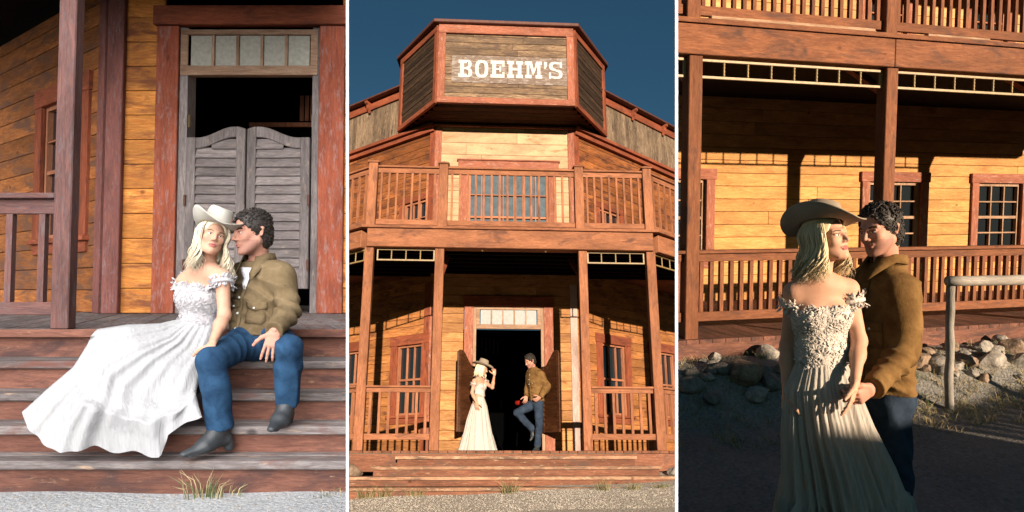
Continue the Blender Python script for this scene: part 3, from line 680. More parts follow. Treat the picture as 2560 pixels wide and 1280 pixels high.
each('earth_bank', [(-4.5, -2.0, -0.66, -0.15, -1.0, -0.37), (2.2, 4.5, -0.66, -0.15, -1.0, -0.37)], groundmat('brown_soil', (0.16, 0.11, 0.07), (0.24, 0.17, 0.11)), sal, B)
for i, (X, lb) in enumerate(((905, 'green and straw grass tuft at the left foot of the steps'), (950, 'second grass tuft from the left against the bottom riser'), (1035, 'straw coloured tuft left of the step centre'), (1272, 'tall dry tuft in front of the middle of the steps'), (1512, 'pale dry tuft at the right of the bottom step'), (1590, 'small green tuft on the right of the bottom step'), (1660, 'tiny tuft near the right edge of the gravel'))):
    y = 9.52; Z = 0; x = (X - 1280) / FPX * y * 0.93
    o = put('grass_tuft', tuft(random.Random(i), 60, (.2, .2, .14, .26, .2, .13, .08)[i], .12, .45), None, None, T(x, y, gz(x, y)))
    tag(o, lb, 'grass tuft', 'grass tufts along the saloon steps')
mb = MB(); rg = random.Random(6)
for _ in range(16000):
    x, y = rg.uniform(-2.7, 2.7), rg.uniform(8.2, 9.62); r = rg.choice([.003, .004, .005, .008]) * rg.uniform(.7, 1.3); z = gz(x, y) - r * .2; a_ = rg.uniform(0, 1.5); p4 = [(x + r * math.cos(a_ + k * 1.571) * rg.uniform(.8, 1.3), y + r * math.sin(a_ + k * 1.571), z) for k in range(4)]
    mb.add(p4 + [(x + r * rg.uniform(-.4, .4), y + r * rg.uniform(-.3, .3), z + r * rg.uniform(.7, 1.1))], [(0, 1, 4), (1, 2, 4), (2, 3, 4), (3, 0, 4)])
o = put('gravel', mb, plain('pale_pebble', (0.62, 0.56, 0.49), 0.9, 0.1, 30, spec=0.1), None, None); tag(o, 'pale sandy gravel in front of the saloon steps', 'gravel', kind='stuff')
st = thing('bar_stool', 'bar stool with round red seat inside the dark doorway', 'stool', WC @ T(sx(WC, 1312, 0.9), 0.4, 0.08))
put('seat', MB().lathe([(0.0, .78), (.15, .78), (.17, .81), (.16, .86), (.0, .88)], 20), plain('red_leather', (0.35, 0.02, 0.01), 0.4), st, WC @ T(sx(WC, 1312, 0.9), 0.4, 0.08), smooth=True)
for a in range(4):
    c, s = math.cos(a * 1.57 + .78), math.sin(a * 1.57 + .78); put('leg', MB().tube([(c * .12, s * .12, .78), (c * .2, s * .2, 0)], 0.015, 6), m_black, st, WC @ T(sx(WC, 1312, 0.9), 0.4, 0.08))

# ================================================================== the porch steps seen close
CUR[0] = 'L'
FZ = -0.25; IDM = T(0, 0, 0)
Wp = T(0, 6.4, 0); F0 = T(0, 4.1, 0)
por = thing('saloon_porch', 'honey coloured timber saloon porch with grey swing doors and worn wooden steps', 'building', T(-2.3, 4.1, FZ))
dx0, dx1 = sx(Wp, 456), sx(Wp, 781); dzt = sz(Wp, 193); tz0, tz1 = sz(Wp, 190), sz(Wp, 76)
cl0, cr1 = sx(Wp, 384), sx(Wp, 858)
planks('wall', por, Wp, -3.8, -1.0, FZ, 2.9, 0.233, m_sideL, [(cl0 + .05, cr1 - .03, FZ - 1, sz(Wp, 30))], seed=31)
put('door_casing', MB().box(cl0, dx0 - 0.06, -0.05, 0.02, FZ, sz(Wp, 69)), m_pink['Z'] if False else wood('red_casing', (0.40, 0.10, 0.045), (0.24, 0.06, 0.035), 'Z', 0.1, worn=(0.30, 0.19, 0.17), worn_amt=0.4, knots=0.4), por, Wp, bevel=0.006)
put('door_casing', MB().box(dx1 + 0.05, cr1, -0.05, 0.02, FZ, sz(Wp, 69)), bpy.data.materials['red_casing'], por, Wp, bevel=0.006)
put('door_lintel', MB().box(cl0 - 0.03, -1.45, -0.07, 0.02, sz(Wp, 67), sz(Wp, 20)), m_red['X'], por, Wp, bevel=0.006)
each('door_jamb', [(dx0 - 0.058, dx0 + 0.02, -0.02, 0.15, FZ, tz1 + 0.02), (dx1 - 0.02, dx1 + 0.045, -0.02, 0.15, FZ, tz1 + 0.02)], m_gdoor['Z'], por, Wp, bevel=0.003)
transom(por, Wp, dx0 - 0.05, dx1 + 0.03, tz0, tz1, 5, m_frostL, m_tan)
each('latch', [(dx0 + 0.021, dx0 + 0.03, 0, 0.04, 1.5, 1.62), (dx1 - 0.03, dx1 - 0.021, 0, 0.04, 1.5, 1.62)], m_brass, por, Wp)
mid = sx(Wp, 612)
zt_, pk_ = sz(Wp, 346), sz(Wp, 318)
for side in (-1, 1):
    w = (mid - 0.008 - dx0 - 0.03) if side < 0 else (dx1 - 0.03 - mid - 0.008)
    fr, sl = swing_leaf(w, sz(Wp, 722), zt_, pk_, None, True, hinge_left=side < 0, th=0.04)
    M_ = Wp @ T(dx0 + 0.03 if side < 0 else dx1 - 0.03, -0.03, 0) @ RZ(2 if side < 0 else -2)
    d = put('swing_door', fr, m_gdoor['Z'], por, M_, bevel=0.005); put('louvre', sl, m_gdoor['X'], d, M_)
    [put('hinge', MB().lathe([(0.012, 0), (0.012, 0.1)], 8, T(0, -0.03, zz)), m_roof, d, M_) for zz in (0.75, 0.15)]
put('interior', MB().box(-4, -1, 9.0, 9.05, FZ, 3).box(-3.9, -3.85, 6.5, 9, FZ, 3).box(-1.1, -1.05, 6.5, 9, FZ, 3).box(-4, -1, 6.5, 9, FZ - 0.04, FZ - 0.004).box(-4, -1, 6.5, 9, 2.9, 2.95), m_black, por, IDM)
mb = MB()
for k in range(7): mb.box(-2.5 + k * 0.06, -2.46 + k * 0.06, 8.0, 8.02, 1.95, 2.25)
mb.box(-3.1, -2.0, 8.0, 8.03, 1.88, 1.93); put('stair_balustrade', mb, m_post['Z'], por, IDM)
# corner boards and angled side wall
WW = T(-3.79, 6.4, 0) @ RZ(-36.5)
put('corner_board', MB().box(sx(Wp, 262), sx(Wp, 303), -0.06, -0.004, FZ, 2.9), wood('purple_red_trim', (0.27, 0.10, 0.075), (0.15, 0.06, 0.055), 'Z', 0.1, worn=(0.22, 0.18, 0.18), worn_amt=0.25, knots=0.1), por, Wp, bevel=0.006)
put('corner_board', MB().box(-0.13, -0.01, -0.06, -0.004, FZ, 2.9), bpy.data.materials['purple_red_trim'], por, WW, bevel=0.006)
ww1, ww0 = sx(WW, 205, 1), sx(WW, 106, 1); wz1, wz0 = sz(WW, 270, ww0), sz(WW, 600, ww0)
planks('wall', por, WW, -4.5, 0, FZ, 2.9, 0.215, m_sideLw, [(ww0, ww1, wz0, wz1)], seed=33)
window(por, WW, ww0, ww1, wz0, wz1, 3, 4, casing=0.17, trimm=m_red)
# ceiling, beam and posts of the porch
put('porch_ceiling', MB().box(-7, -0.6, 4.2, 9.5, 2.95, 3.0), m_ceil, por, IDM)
put('beam', MB().box(-5.5, -0.6, 4.0, 4.2, 2.55, 2.95), m_postL['X'], por, IDM)
put('porch_post', MB().box(-2.700, -2.595, 4.02, 4.10, FZ + 0.001, 2.55), m_postL['Z'], por, IDM, bevel=0.006)
put('porch_post', MB().box(-4.6, -4.46, 4.02, 4.165, FZ + 0.001, 2.55), m_postL['Z'], por, IDM, bevel=0.006)
Rl = T(0, 4.09, 0)
railing(por, Rl, -4.45, -2.702, sz(Rl, 787), sz(Rl, 490), 9, m_postL, bw=0.038, top_h=0.11, bot_h=0.075)
# deck boards run towards the viewer's left
dk = MB(); rng = random.Random(9); Md = T(-2.0, 4.06, 0) @ RZ(22)
x = -4.0
while x < 3.5:
    dk.box(x, x + 0.134, -1.5, 6.0, FZ - 0.04, FZ + rng.uniform(-0.003, 0.0), None); x += 0.14
deck = put('porch_deck', dk, m_tread['Y'], por, Md, bevel=0.003)
def cutplane(o, co, no):
    inv = WORLD[o.name].inverted() @ BASE[CUR[0]]; pl = inv @ Vector(co); nl = (inv.to_3x3() @ Vector(no)).normalized()
    bm = bmesh.new(); bm.from_mesh(o.data); r = bmesh.ops.bisect_plane(bm, geom=bm.verts[:] + bm.edges[:] + bm.faces[:], plane_co=pl, plane_no=nl, clear_outer=True, dist=1e-5)
    ce = [e for e in r['geom_cut'] if isinstance(e, bmesh.types.BMEdge) and e.is_boundary]
    if ce: bmesh.ops.holes_fill(bm, edges=ce, sides=0)
    bm.to_mesh(o.data); bm.free()
cutplane(deck, (0, 4.02, 0), (0, -1, 0)); cutplane(deck, (0, 6.46, 0), (0.35, 1, 0)) if False else None
put('deck_edge', MB().box(-5.5, -0.6, 3.985, 4.015, FZ - 0.045, FZ + 0.001), m_step['X'], por, IDM, bevel=0.004)
SR_ = [(3.78, -.41), (3.62, -.56), (3.46, -.70), (3.30, -.83)]
prev = FZ - 0.05
put('step_riser', MB().box(-5.5, -0.5, 4.03, 4.06, -0.46, FZ - 0.046), m_step['X'], por, IDM)
for i, (y, z) in enumerate(SR_):
    nz = SR_[i + 1][1] if i < 3 else -1.15
    back = 4.029 if i == 0 else SR_[i - 1][0] + 0.05
    ym = y + (back - y) * 0.55
    put('step_tread', MB().box(-5.5, -0.5, y, ym - 0.003, z - 0.042, z).box(-5.5, -0.5, ym + 0.003, back, z - 0.042, z), m_tread['X'], por, IDM, bevel=0.007)
    put('step_riser', MB().box(-5.5, -0.5, y + 0.025, y + 0.05, nz - 0.03, z - 0.043), m_step['X'], por, IDM, bevel=0.003)
m_gravelL = groundmat('blue_grey_gravel', (0.33, 0.34, 0.35), (0.46, 0.47, 0.48), 1.3, 0.9)
gl = lambda x, y: -0.985 + 0.006 * math.sin(5 * x) + 0.02 * (y - 3.3)
ground_sheet(-6, 0, 1.9, 3.36, gl, 80, 24, m_gravelL)
rng = random.Random(5)
mb = MB()
for _ in range(900):
    x, y = rng.uniform(-2.6, -.4), rng.uniform(2.1, 3.3); r = rng.uniform(.003, .009); z = gl(x, y)
    mb.add([(x - r, y, z), (x, y - r, z), (x + r, y, z), (x, y + r, z), (x + r * .2, y, z + r)], [(0, 1, 4), (1, 2, 4), (2, 3, 4), (3, 0, 4)])
o = put('gravel', mb, m_stone[2], None, IDM); tag(o, 'loose pale gravel scattered in front of the worn steps', 'gravel', kind='stuff')
for i, (X, h, lb) in enumerate(((520, .2, 'tall mixed green and straw tuft below the boot'), (562, .1, 'small tuft to the right of the tall one below the boot'), (835, .05, 'tiny dry tuft at the right end of the bottom riser'))):
    y = 3.27; x = (X - 1280) / FPX * y; o = put('grass_tuft', tuft(random.Random(20 + i), (38, 24, 18)[i], h * .8, .10, .45), None, None, T(x, y, gl(x, y)))
    tag(o, lb, 'grass tuft', 'grass tufts at the foot of the worn steps')
dv = lambda k: None

# ================================================================== the long porch behind the standing couple
CUR[0] = 'R'
Fr = T(1.71, 6.6, -1.22) @ RZ(14.7); D2 = 2.4; Wr = Fr @ T(0, D2, 0)
por2 = thing('long_porch_building', 'long two storey timber building with a balustraded porch lit by low sun', 'building', Fr)
SP = 2.23; B0, B1 = 2.69, 2.97
m_sideR = wood('siding_gold', (0.70, 0.365, 0.13), (0.48, 0.21, 0.06), 'X', 0.2, stain=(0.30, 0.12, 0.04), stain_amt=0.15)
w1 = (sx(Wr, 2168, 1), sx(Wr, 2297, 1)); w2 = (sx(Wr, 2440, 1), sx(Wr, 2548, 1)); w0 = (sx(Wr, 1640, 1), sx(Wr, 1762, 1))
wz = (0.62, 1.66)
planks('wall', por2, Wr, -2.6, 8.5, 0, B1, 0.175, m_sideR, [(*w, *wz) for w in (w0, w1, w2)], seed=41)
for w in (w0, w1, w2): window(por2, Wr, *w, *wz, 3, 4, casing=0.13, trimm=m_pink, sash=m_tan)
u1 = (sx(Wr, 2172, 3.6), sx(Wr, 2262, 3.6)); u2 = (sx(Wr, 2434, 3.6), sx(Wr, 2512, 3.6)); u0 = (sx(Wr, 1560, 3.6), sx(Wr, 1700, 3.6))
planks('wall', por2, Wr, -2.6, 8.5, B1 + 0.05, 4.9, 0.175, wood('siding_lemon', (0.72, 0.42, 0.18), (0.55, 0.27, 0.10), 'X', 0.2), [(*w, 3.04, 4.6) for w in (u0, u1, u2)], seed=42)
for w in (u0, u1, u2): window(por2, Wr, *w, 3.04, 4.6, 3, 6, casing=0.16, trimm=m_pink, sill=False, glass=m_bluegl if False else m_glass)
for k in range(-1, 4):
    x = k * SP
    put('porch_post', MB().box(x - .07, x + .07, -.07, .07, -0.12, B0 - 0.002), m_post['Z'], por2, Fr, bevel=0.006)
    put('balcony_post', MB().box(x - .07 - .03, x + .07 - .03, -.07, .07, B1 + 0.046, 4.3), m_post['Z'], por2, Fr, bevel=0.006)
    if k < 3:
        frieze(por2, Fr, x + 0.075, x + SP - 0.075, 2.49, 2.67, 8)
        railing(por2, Fr, x + 0.071, x + SP - 0.071, 0.16, 0.84, 19 if k != 2 else 19, m_post, bw=0.04, top_h=0.10)
        railing(por2, Fr, x + 0.041, x + SP - 0.101, 3.07, 4.0, 19, m_post, bw=0.038, top_h=0.10)
    put('brace', MB().tube([(x + 0.0, 0.08, 2.48), (x - 0.05, 0.5, 2.80)], 0.05, 4), m_red['Y'], por2, Fr)
put('beam', MB().box(-2.6, 2.22, -0.10, 0.10, B0, B1), m_post['X'], por2, Fr, bevel=0.006)
put('beam', MB().box(2.224, 8.5, -0.10, 0.10, B0, B1), m_post['X'], por2, Fr, bevel=0.006)
put('balcony_floor', MB().box(-2.6, 8.5, -0.13, D2 + 0.02, B1 + 0.002, B1 + 0.045), m_post['X'], por2, Fr)
each('loose_board', [(0.12, 1.95, -0.125, -0.06, B1 + 0.046, B1 + 0.075), (2.6, 3.4, -0.125, -0.06, B1 + 0.046, B1 + 0.07)], m_tan['X'], por2, Fr)
jm = MB()
for k in range(8): jm.box(-2.6, 8.5, 0.2 + k * 0.26, 0.25 + k * 0.26, B1 - 0.16, B1 - 0.001)
put('porch_ceiling_joist', jm, m_ceil, por2, Fr)
put('porch_ceiling', MB().box(-2.6, 8.5, 0.101, D2 - 0.004, B1 - 0.2, B1 - 0.17), m_ceil, por2, Fr)
put('roof', MB().box(-2.8, 8.7, -0.3, D2 + 1.2, 4.92, 5.0), m_roof, por2, Fr)
dk = MB(); x = -2.6
while x < 8.5: dk.box(x, x + 0.134, -0.12, D2, -0.04, 0.0); x += 0.14
put('porch_deck', dk, m_step['Y'], por2, Fr)
each('skirt_board', [(-2.6, 8.5, -0.10, -0.07, -0.20, -0.041), (-2.6, 8.5, -0.11, -0.05, -0.42, -0.203)], m_step['X'], por2, Fr, bevel=0.004)
# ground with a stony bank below the skirt
def gr(x, y):
    q = (y - 0.262 * (x - 1.71) - 6.6) / 1.03      # distance in front of the porch line (negative)
    u = min(1, max(0, (q + 1.15) / 0.85)); u = u * u * (3 - 2 * u)
    return -1.77 + 0.36 * u + 0.015 * math.sin(3.1 * x) * math.sin(2.3 * y) + 0.008 * math.sin(9 * x + 4 * y)
m_groundR = groundmat('dark_packed_grit', (0.17, 0.16, 0.15), (0.27, 0.25, 0.22), 1.0, 0.7, 0.02)
ground_sheet(-3, 11, -3, 12, gr, 200, 200, m_groundR)
rng = random.Random(77); rk = []
desc = {0: ['grey', 'dark grey', 'slate grey'], 1: ['tan', 'reddish tan', 'ochre'], 2: ['pale', 'whitish', 'cream']}
def rock(X, Y, size, mi, label, flat=0.75):
    """sits on the bank where that line of sight meets it"""
    th = TH_R; best = None
    for i in range(400):
        y = 4.2 + i * 0.01; z = y * math.tan(th + math.atan((640 - Y) / FPX)); x = (X - 1280) / FPX * (y * math.cos(th) + z * math.sin(th))
        if z <= gr(x, y) + size * 0.25: best = (x, y, z); break
    if not best: return
    x, y, z = best
    me = stone_mesh(rng, size * rng.uniform(1.1, 1.35), size * rng.uniform(.8, 1.0), size * flat)
    o = put('rock', me, m_stone[mi], None, T(x, y, gr(x, y) + size * flat * 0.42) @ RZ(rng.uniform(-35, 35)) @ RX(rng.uniform(-14, 14)))
    tag(o, label, 'rock', 'rocks banked below the long porch'); return o
big = [(1865, 935, .17, 1, 'large rounded orange tinged rock left of the couple'), (1918, 885, .12, 2, 'pale flat topped rock above the orange one'), (1745, 885, .10, 0, 'grey rock under the left porch post'), (1800, 925, .11, 0, 'dark grey rock left of the orange one'),
       (1722, 965, .11, 0, 'dark rock at the far left of the bank'), (1930, 960, .12, 0, 'grey rock half behind the long dress'), (2475, 905, .15, 2, 'pale tilted slab rock right of the hitching post'), (2455, 870, .10, 2, 'whitish boulder above the tilted slab'), (2410, 905, .10, 1, 'tan rock just right of the hitching post'),
       (2530, 870, .13, 1, 'tan rock at the right edge of the bank'), (2345, 905, .10, 0, 'grey rock just left of the hitching post'), (2300, 905, .12, 1, 'reddish rock beside the brown shirt'), (2555, 905, .12, 2, 'pale rock cut by the right edge'), (2500, 850, .08, 2, 'small whitish rock near the skirt boards'),
       (2430, 935, .06, 2, 'small cream stone below the tan rock'), (1895, 990, .11, 2, 'low flat pale rock below the orange one'), (1780, 1000, .09, 0, 'low dark rock at the lower left of the bank'), (2262, 930, .09, 0, 'grey rock next to the jeans'), (2380, 870, .08, 1, 'ochre rock behind the hitching post')]
for b in big: rock(*b)
short = ['the big orange tinged rock', 'the pale flat topped rock', 'the grey rock under the left post', 'the dark rock left of the orange one', 'the dark rock at the far left', 'the rock behind the dress', 'the pale tilted slab', 'the whitish boulder', 'the tan rock by the hitching post', 'the tan rock at the right edge', 'the grey rock left of the hitching post', 'the reddish rock by the brown shirt', 'the pale rock cut by the right edge']
used = set(); n_small = 0; tries = 0
while n_small < 40 and tries < 400:
    tries += 1
    X = rng.choice([rng.uniform(1700, 1960), rng.uniform(2270, 2640), rng.uniform(2300, 2560)]); Y = rng.uniform(865, 950); mi = rng.choice([0, 0, 1, 2, 2]); sz_ = rng.uniform(.04, .085)
    order = sorted(range(13), key=lambda k: abs(big[k][0] - X) + 1.5 * abs(big[k][1] - Y)); k = order[0]; dx, dy = X - big[k][0], (Y - big[k][1]) * 1.5
    way = ('right of' if dx > 0 else 'left of') if abs(dx) > abs(dy) else ('below' if dy > 0 else 'above')
    lb = '%s %s stone %s %s' % ('small' if sz_ > .062 else 'tiny', desc[mi][n_small % 3], way, short[k])
    if lb in used: continue
    if rock(X, Y, sz_, mi, lb): used.add(lb); n_small += 1
def tufts(n, xr, q0, q1, h, green, name, label, seed):
    r2 = random.Random(seed); mb = MB(); W0 = []
    me = None; vs = MB()
    for _ in range(n):
        x = r2.uniform(*xr); q = r2.uniform(q0, q1); y = 6.6 + 0.262 * (x - 1.71) + q
        for _b in range(7):
            a = r2.uniform(0, 6.28); l = h * r2.uniform(.3, 1); ln = r2.uniform(.2, 1.1); w = r2.uniform(.0015, .003)
            z = gr(x, y); p0 = Vector((x + r2.uniform(-.03, .03), y + r2.uniform(-.03, .03), z - .01)); d = Vector((math.cos(a), math.sin(a), 0))
            vs.tube([p0, p0 + d * ln * l * .4 + Vector((0, 0, l * .5)), p0 + d * ln * l + Vector((0, 0, l * (1 - .3 * ln)))], [w, w * .8, w * .2], 3, mi=1 if r2.random() < green else 0, cap=False)
    me = vs.mesh(name); me.materials.append(m_grass_dry); me.materials.append(m_grass_gr)
    o = put(name, me, None, None, IDM); tag(o, label, 'grass', kind='stuff')
tufts(420, (1.2, 6.6), -1.6, -.15, .13, .25, 'grass', 'dry straw coloured grass growing over the rock bank', 3)
tufts(420, (3.0, 6.6), -1.7, -.5, .07, .08, 'grass', 'flattened straw litter on the bank right of the couple', 4)
# hitching rail
q = P(2374, 985, 6.05)
hr = thing('hitching_rail', 'weathered white log hitching rail on a grey post right of the couple', 'hitching rail', T(*P(2372, 988, 6.05)))
pz = P(2374, 985, 6.05); pt = P(2377, 700, 6.05)
gz0 = gr(pz.x, pz.y)
pole = lambda a, b, r0, r1, n=14, k=9: MB().tube([Vector(a).lerp(Vector(b), i / k) + Vector((math.sin(i * 1.7) * .004, math.cos(i * 2.3) * .004, 0)) for i in range(k + 1)], [r0 + (r1 - r0) * i / k + .002 * math.sin(i * 2.9) for i in range(k + 1)], n)
m_log = wood('pale_log_X', (0.52, 0.47, 0.42), (0.34, 0.29, 0.25), 'X', 0.1, knots=0.5, worn=(0.26, 0.18, 0.13), worn_amt=0.3)
m_logz = wood('pale_log_Z', (0.46, 0.42, 0.37), (0.26, 0.22, 0.19), 'Z', 0.1, knots=0.6, worn=(0.2, 0.14, 0.1), worn_amt=0.3)
put('post', pole((pz.x, pz.y, gz0 - .1), (pt.x, pt.y, pt.z), .037, .034), m_logz, hr, IDM, smooth=True)
la = P(2369, 703, 6.02); lb = P(2680, 698, 6.2)
put('crossbar', pole(la, lb, .045, .046), m_log, hr, IDM, smooth=True)
put('post', pole((lb.x - .1, lb.y, gz0 - .1), (lb.x - .1, lb.y, lb.z), .036, .030), m_logz, hr, IDM, smooth=True)
# shed and board fence added unseen behind the viewer to shade the ground
hd = Vector((-math.sin(R(47)), math.cos(R(47)), 0)); lt = Vector((math.cos(R(47)), math.sin(R(47)), 0)); So = -8.0
SM = T(*(hd * So)) @ RZ(47)        # local x = lateral, y = towards the porch
shd = thing('occluder', 'unseen board shed across the street', 'occluder', SM @ T(2, -2, -1.75))
def ztop(z, s): return z + math.tan(R(12.5)) * (s - So)
zs = [(-7, ztop(-.45, 0)), (2.2, ztop(-.50, 0)), (3.3, ztop(-.86, 0)), (5.0, ztop(-.86, 0)), (5.6, ztop(-.80, 0)), (6.45, ztop(-.80, 0.0))]  # top edge shaped to place the shadow on the ground and couple
put('wall', MB().prism([(-7, -1.8)] + [(6.45, -1.8)] + zs[::-1], -3.0, 0.0), m_grey['Z'], shd, SM)
put('roof', MB().prism([(x, z + 0.0) for x, z in zs] + [(x, z + 0.05) for x, z in zs[::-1]], -3.2, 0.05, 'y'), m_roof, shd, SM)
fe = thing('shade_baffle', 'unseen low board fence beside the shed across the street', 'baffle', SM @ T(9, 0, -1.75))
mb = MB(); x = 6.5
while x < 16: mb.box(x, x + .14, -.03, 0, -1.8, ztop(-1.47, 0) + random.Random(int(x * 9)).uniform(-.03, .03)); x += .15
put('boards', mb, m_grey['Z'], fe, SM)
# ================================================================== people: smooth-blended volumes turned into one skin
class Vol:
    def __init__(s, lo, hi, h):
        s.h = h; s.lo = np.array(lo, float); n = np.ceil((np.array(hi) - s.lo) / h).astype(int) + 1
        s.ax = [(s.lo[i] + h * np.arange(n[i])).astype(np.float32) for i in range(3)]; s.F = np.full(tuple(n), 0.3, np.float32)
    def _sl(s, lo, hi):
        r = []
        for i in range(3):
            a = max(0, int((lo[i] - s.lo[i]) / s.h)); b = min(len(s.ax[i]), int((hi[i] - s.lo[i]) / s.h) + 2)
            if b <= a: return None
            r.append(slice(a, b))
        return tuple(r)
    def _apply(s, lo, hi, fn, k, sub=False):
        m = k + 0.02; sl = s._sl([a - m for a in lo], [a + m for a in hi])
        if sl is None: return
        X, Y, Z = s.ax[0][sl[0]][:, None, None], s.ax[1][sl[1]][None, :, None], s.ax[2][sl[2]][None, None, :]
        d = fn(X, Y, Z); a = s.F[sl]
        if sub:
            d = -d; h = np.clip(0.5 - 0.5 * (d - a) / k, 0, 1); s.F[sl] = d * (1 - h) + a * h + k * h * (1 - h) if False else np.maximum(a, d) + np.maximum(0, k - np.abs(a - d)) ** 2 / (4 * k)
        else:
            s.F[sl] = np.minimum(a, d) - np.maximum(0, k - np.abs(a - d)) ** 2 / (4 * k)
    def cap(s, a, b, ra, rb, k=0.02, sub=False):
        a, b = np.array(a, float), np.array(b, float); ab = b - a; L = max(ab @ ab, 1e-9); r = max(ra, rb)
        def fn(X, Y, Z):
            t = np.clip(((X - a[0]) * ab[0] + (Y - a[1]) * ab[1] + (Z - a[2]) * ab[2]) / L, 0, 1)
            return np.sqrt((X - a[0] - t * ab[0]) ** 2 + (Y - a[1] - t * ab[1]) ** 2 + (Z - a[2] - t * ab[2]) ** 2) - (ra + (rb - ra) * t)
        s._apply(np.minimum(a, b) - r, np.maximum(a, b) + r, fn, k, sub)
    def ell(s, c, r, Rm=None, k=0.02, sub=False):
        c = np.array(c, float); Rm = np.array(Rm if Rm is not None else np.eye(3)); m = max(r)
        def fn(X, Y, Z):
            dx, dy, dz = X - c[0], Y - c[1], Z - c[2]
            q = [(Rm[0, i] * dx + Rm[1, i] * dy + Rm[2, i] * dz) / r[i] for i in range(3)]
            k0 = np.sqrt(q[0] ** 2 + q[1] ** 2 + q[2] ** 2); k1 = np.sqrt((q[0] / r[0]) ** 2 + (q[1] / r[1]) ** 2 + (q[2] / r[2]) ** 2)
            return k0 * (k0 - 1) / np.maximum(k1, 1e-6)
        s._apply(c - m, c + m, fn, k, sub)
    def ecap(s, a, b, wa, wb, side, k=0.03, sub=False):
        """capsule of elliptical section: wa, wb = (half width along side, half depth)"""
        a, b, sd = np.array(a, float), np.array(b, float), np.array(side, float); ab = b - a; L = ab @ ab; u = ab / math.sqrt(L)
        sd = sd - u * (sd @ u); sd /= np.linalg.norm(sd); fd = np.cross(u, sd); m = max(*wa, *wb)
        def fn(X, Y, Z):
            dx, dy, dz = X - a[0], Y - a[1], Z - a[2]
            t = np.clip((dx * ab[0] + dy * ab[1] + dz * ab[2]) / L, 0, 1)
            w = wa[0] + (wb[0] - wa[0]) * t; d = wa[1] + (wb[1] - wa[1]) * t; mn = np.minimum(w, d)
            dx, dy, dz = dx - t * ab[0], dy - t * ab[1], dz - t * ab[2]
            qs = (dx * sd[0] + dy * sd[1] + dz * sd[2]) / w; qf = (dx * fd[0] + dy * fd[1] + dz * fd[2]) / d; qa = (dx * u[0] + dy * u[1] + dz * u[2]) / mn
            k0 = np.sqrt(qs ** 2 + qf ** 2 + qa ** 2); k1 = np.sqrt((qs / w) ** 2 + (qf / d) ** 2 + (qa / mn) ** 2)
            return k0 * (k0 - 1) / np.maximum(k1, 1e-6)
        s._apply(np.minimum(a, b) - m, np.maximum(a, b) + m, fn, k, sub)
    def plane(s, p, n, k=0.004):
        """keeps the side the normal points away from"""
        p, n = np.array(p, float), np.array(n, float); n = n / np.linalg.norm(n)
        X, Y, Z = s.ax[0][:, None, None], s.ax[1][None, :, None], s.ax[2][None, None, :]
        d = ((X - p[0]) * n[0] + (Y - p[1]) * n[1] + (Z - p[2]) * n[2]).astype(np.float32)
        s.F = np.maximum(s.F, d)
    def wrinkle(s, amp, f=1.0, seed=0, dirv=(0.3, 0.2, 1)):
        r = np.random.RandomState(seed); X, Y, Z = s.ax[0][:, None, None], s.ax[1][None, :, None], s.ax[2][None, None, :]
        w1 = np.sin(9 * f * X + 5 * f * Z + r.rand() * 6) + np.sin(11 * f * Y - 7 * f * Z + r.rand() * 6)
        g = np.sin((dirv[0] * X + dirv[1] * Y + dirv[2] * Z) * 42 * f + 1.9 * w1 + r.rand() * 6); g2 = np.sin((dirv[2] * X - dirv[1] * Y - dirv[0] * Z * 1.3) * 26 * f + 1.4 * w1 + r.rand() * 6)
        m = 0.5 + 0.5 * np.sin(7 * f * X + 8 * f * Y + 9 * f * Z + r.rand() * 6)
        s.F = s.F + (amp * (np.abs(g) * m * 1.2 - 0.5 + 0.5 * g2 * (1 - m))).astype(np.float32)
    def mesh(s):
        F = s.F; nx, ny, nz = F.shape; ins = F < 0
        c8 = [(i, j, k) for i in (0, 1) for j in (0, 1) for k in (0, 1)]
        cnt = np.zeros((nx - 1, ny - 1, nz - 1), np.uint8)
        for i, j, k in c8: cnt += ins[i:nx - 1 + i, j:ny - 1 + j, k:nz - 1 + k]
        act = np.argwhere((cnt > 0) & (cnt < 8))
        if len(act) == 0: return np.zeros((0, 3)), np.zeros((0, 4), int)
        idx = np.full(cnt.shape, -1, np.int64); idx[tuple(act.T)] = np.arange(len(act))
        pos = np.zeros((len(act), 3)); num = np.zeros(len(act))
        for a in c8:
            for ax in range(3):
                if a[ax]: continue
                b = list(a); b[ax] = 1
                fa = F[act[:, 0] + a[0], act[:, 1] + a[1], act[:, 2] + a[2]]; fb = F[act[:, 0] + b[0], act[:, 1] + b[1], act[:, 2] + b[2]]
                m = (fa < 0) != (fb < 0); t = np.where(m, fa / np.where(m, fa - fb, 1), 0)
                q = np.array(a, float)[None] + t[:, None] * np.eye(3)[ax][None]
                pos[m] += q[m]; num[m] += 1
        V = s.lo + (act + pos / num[:, None]) * s.h; Q = []
        for ax in range(3):
            sh = [slice(None)] * 3; s0 = list(sh); s1 = list(sh); s0[ax] = slice(0, -1); s1[ax] = slice(1, None)
            A, Bv = ins[tuple(s0)], ins[tuple(s1)]; e = np.argwhere(A != Bv); o1, o2 = [(1, 2), (2, 0), (0, 1)][ax]
            e = e[(e[:, o1] > 0) & (e[:, o2] > 0) & (e[:, o1] < F.shape[o1] - 1) & (e[:, o2] < F.shape[o2] - 1)]
            if len(e) == 0: continue
            fl = A[tuple(e.T)]
            def g(d1, d2):
                q = e.copy(); q[:, o1] -= d1; q[:, o2] -= d2; return idx[tuple(q.T)]
            quad = np.stack([g(1, 1), g(0, 1), g(0, 0), g(1, 0)], 1); quad[~fl] = quad[~fl][:, ::-1]; Q.append(quad)
        return V, np.concatenate(Q)

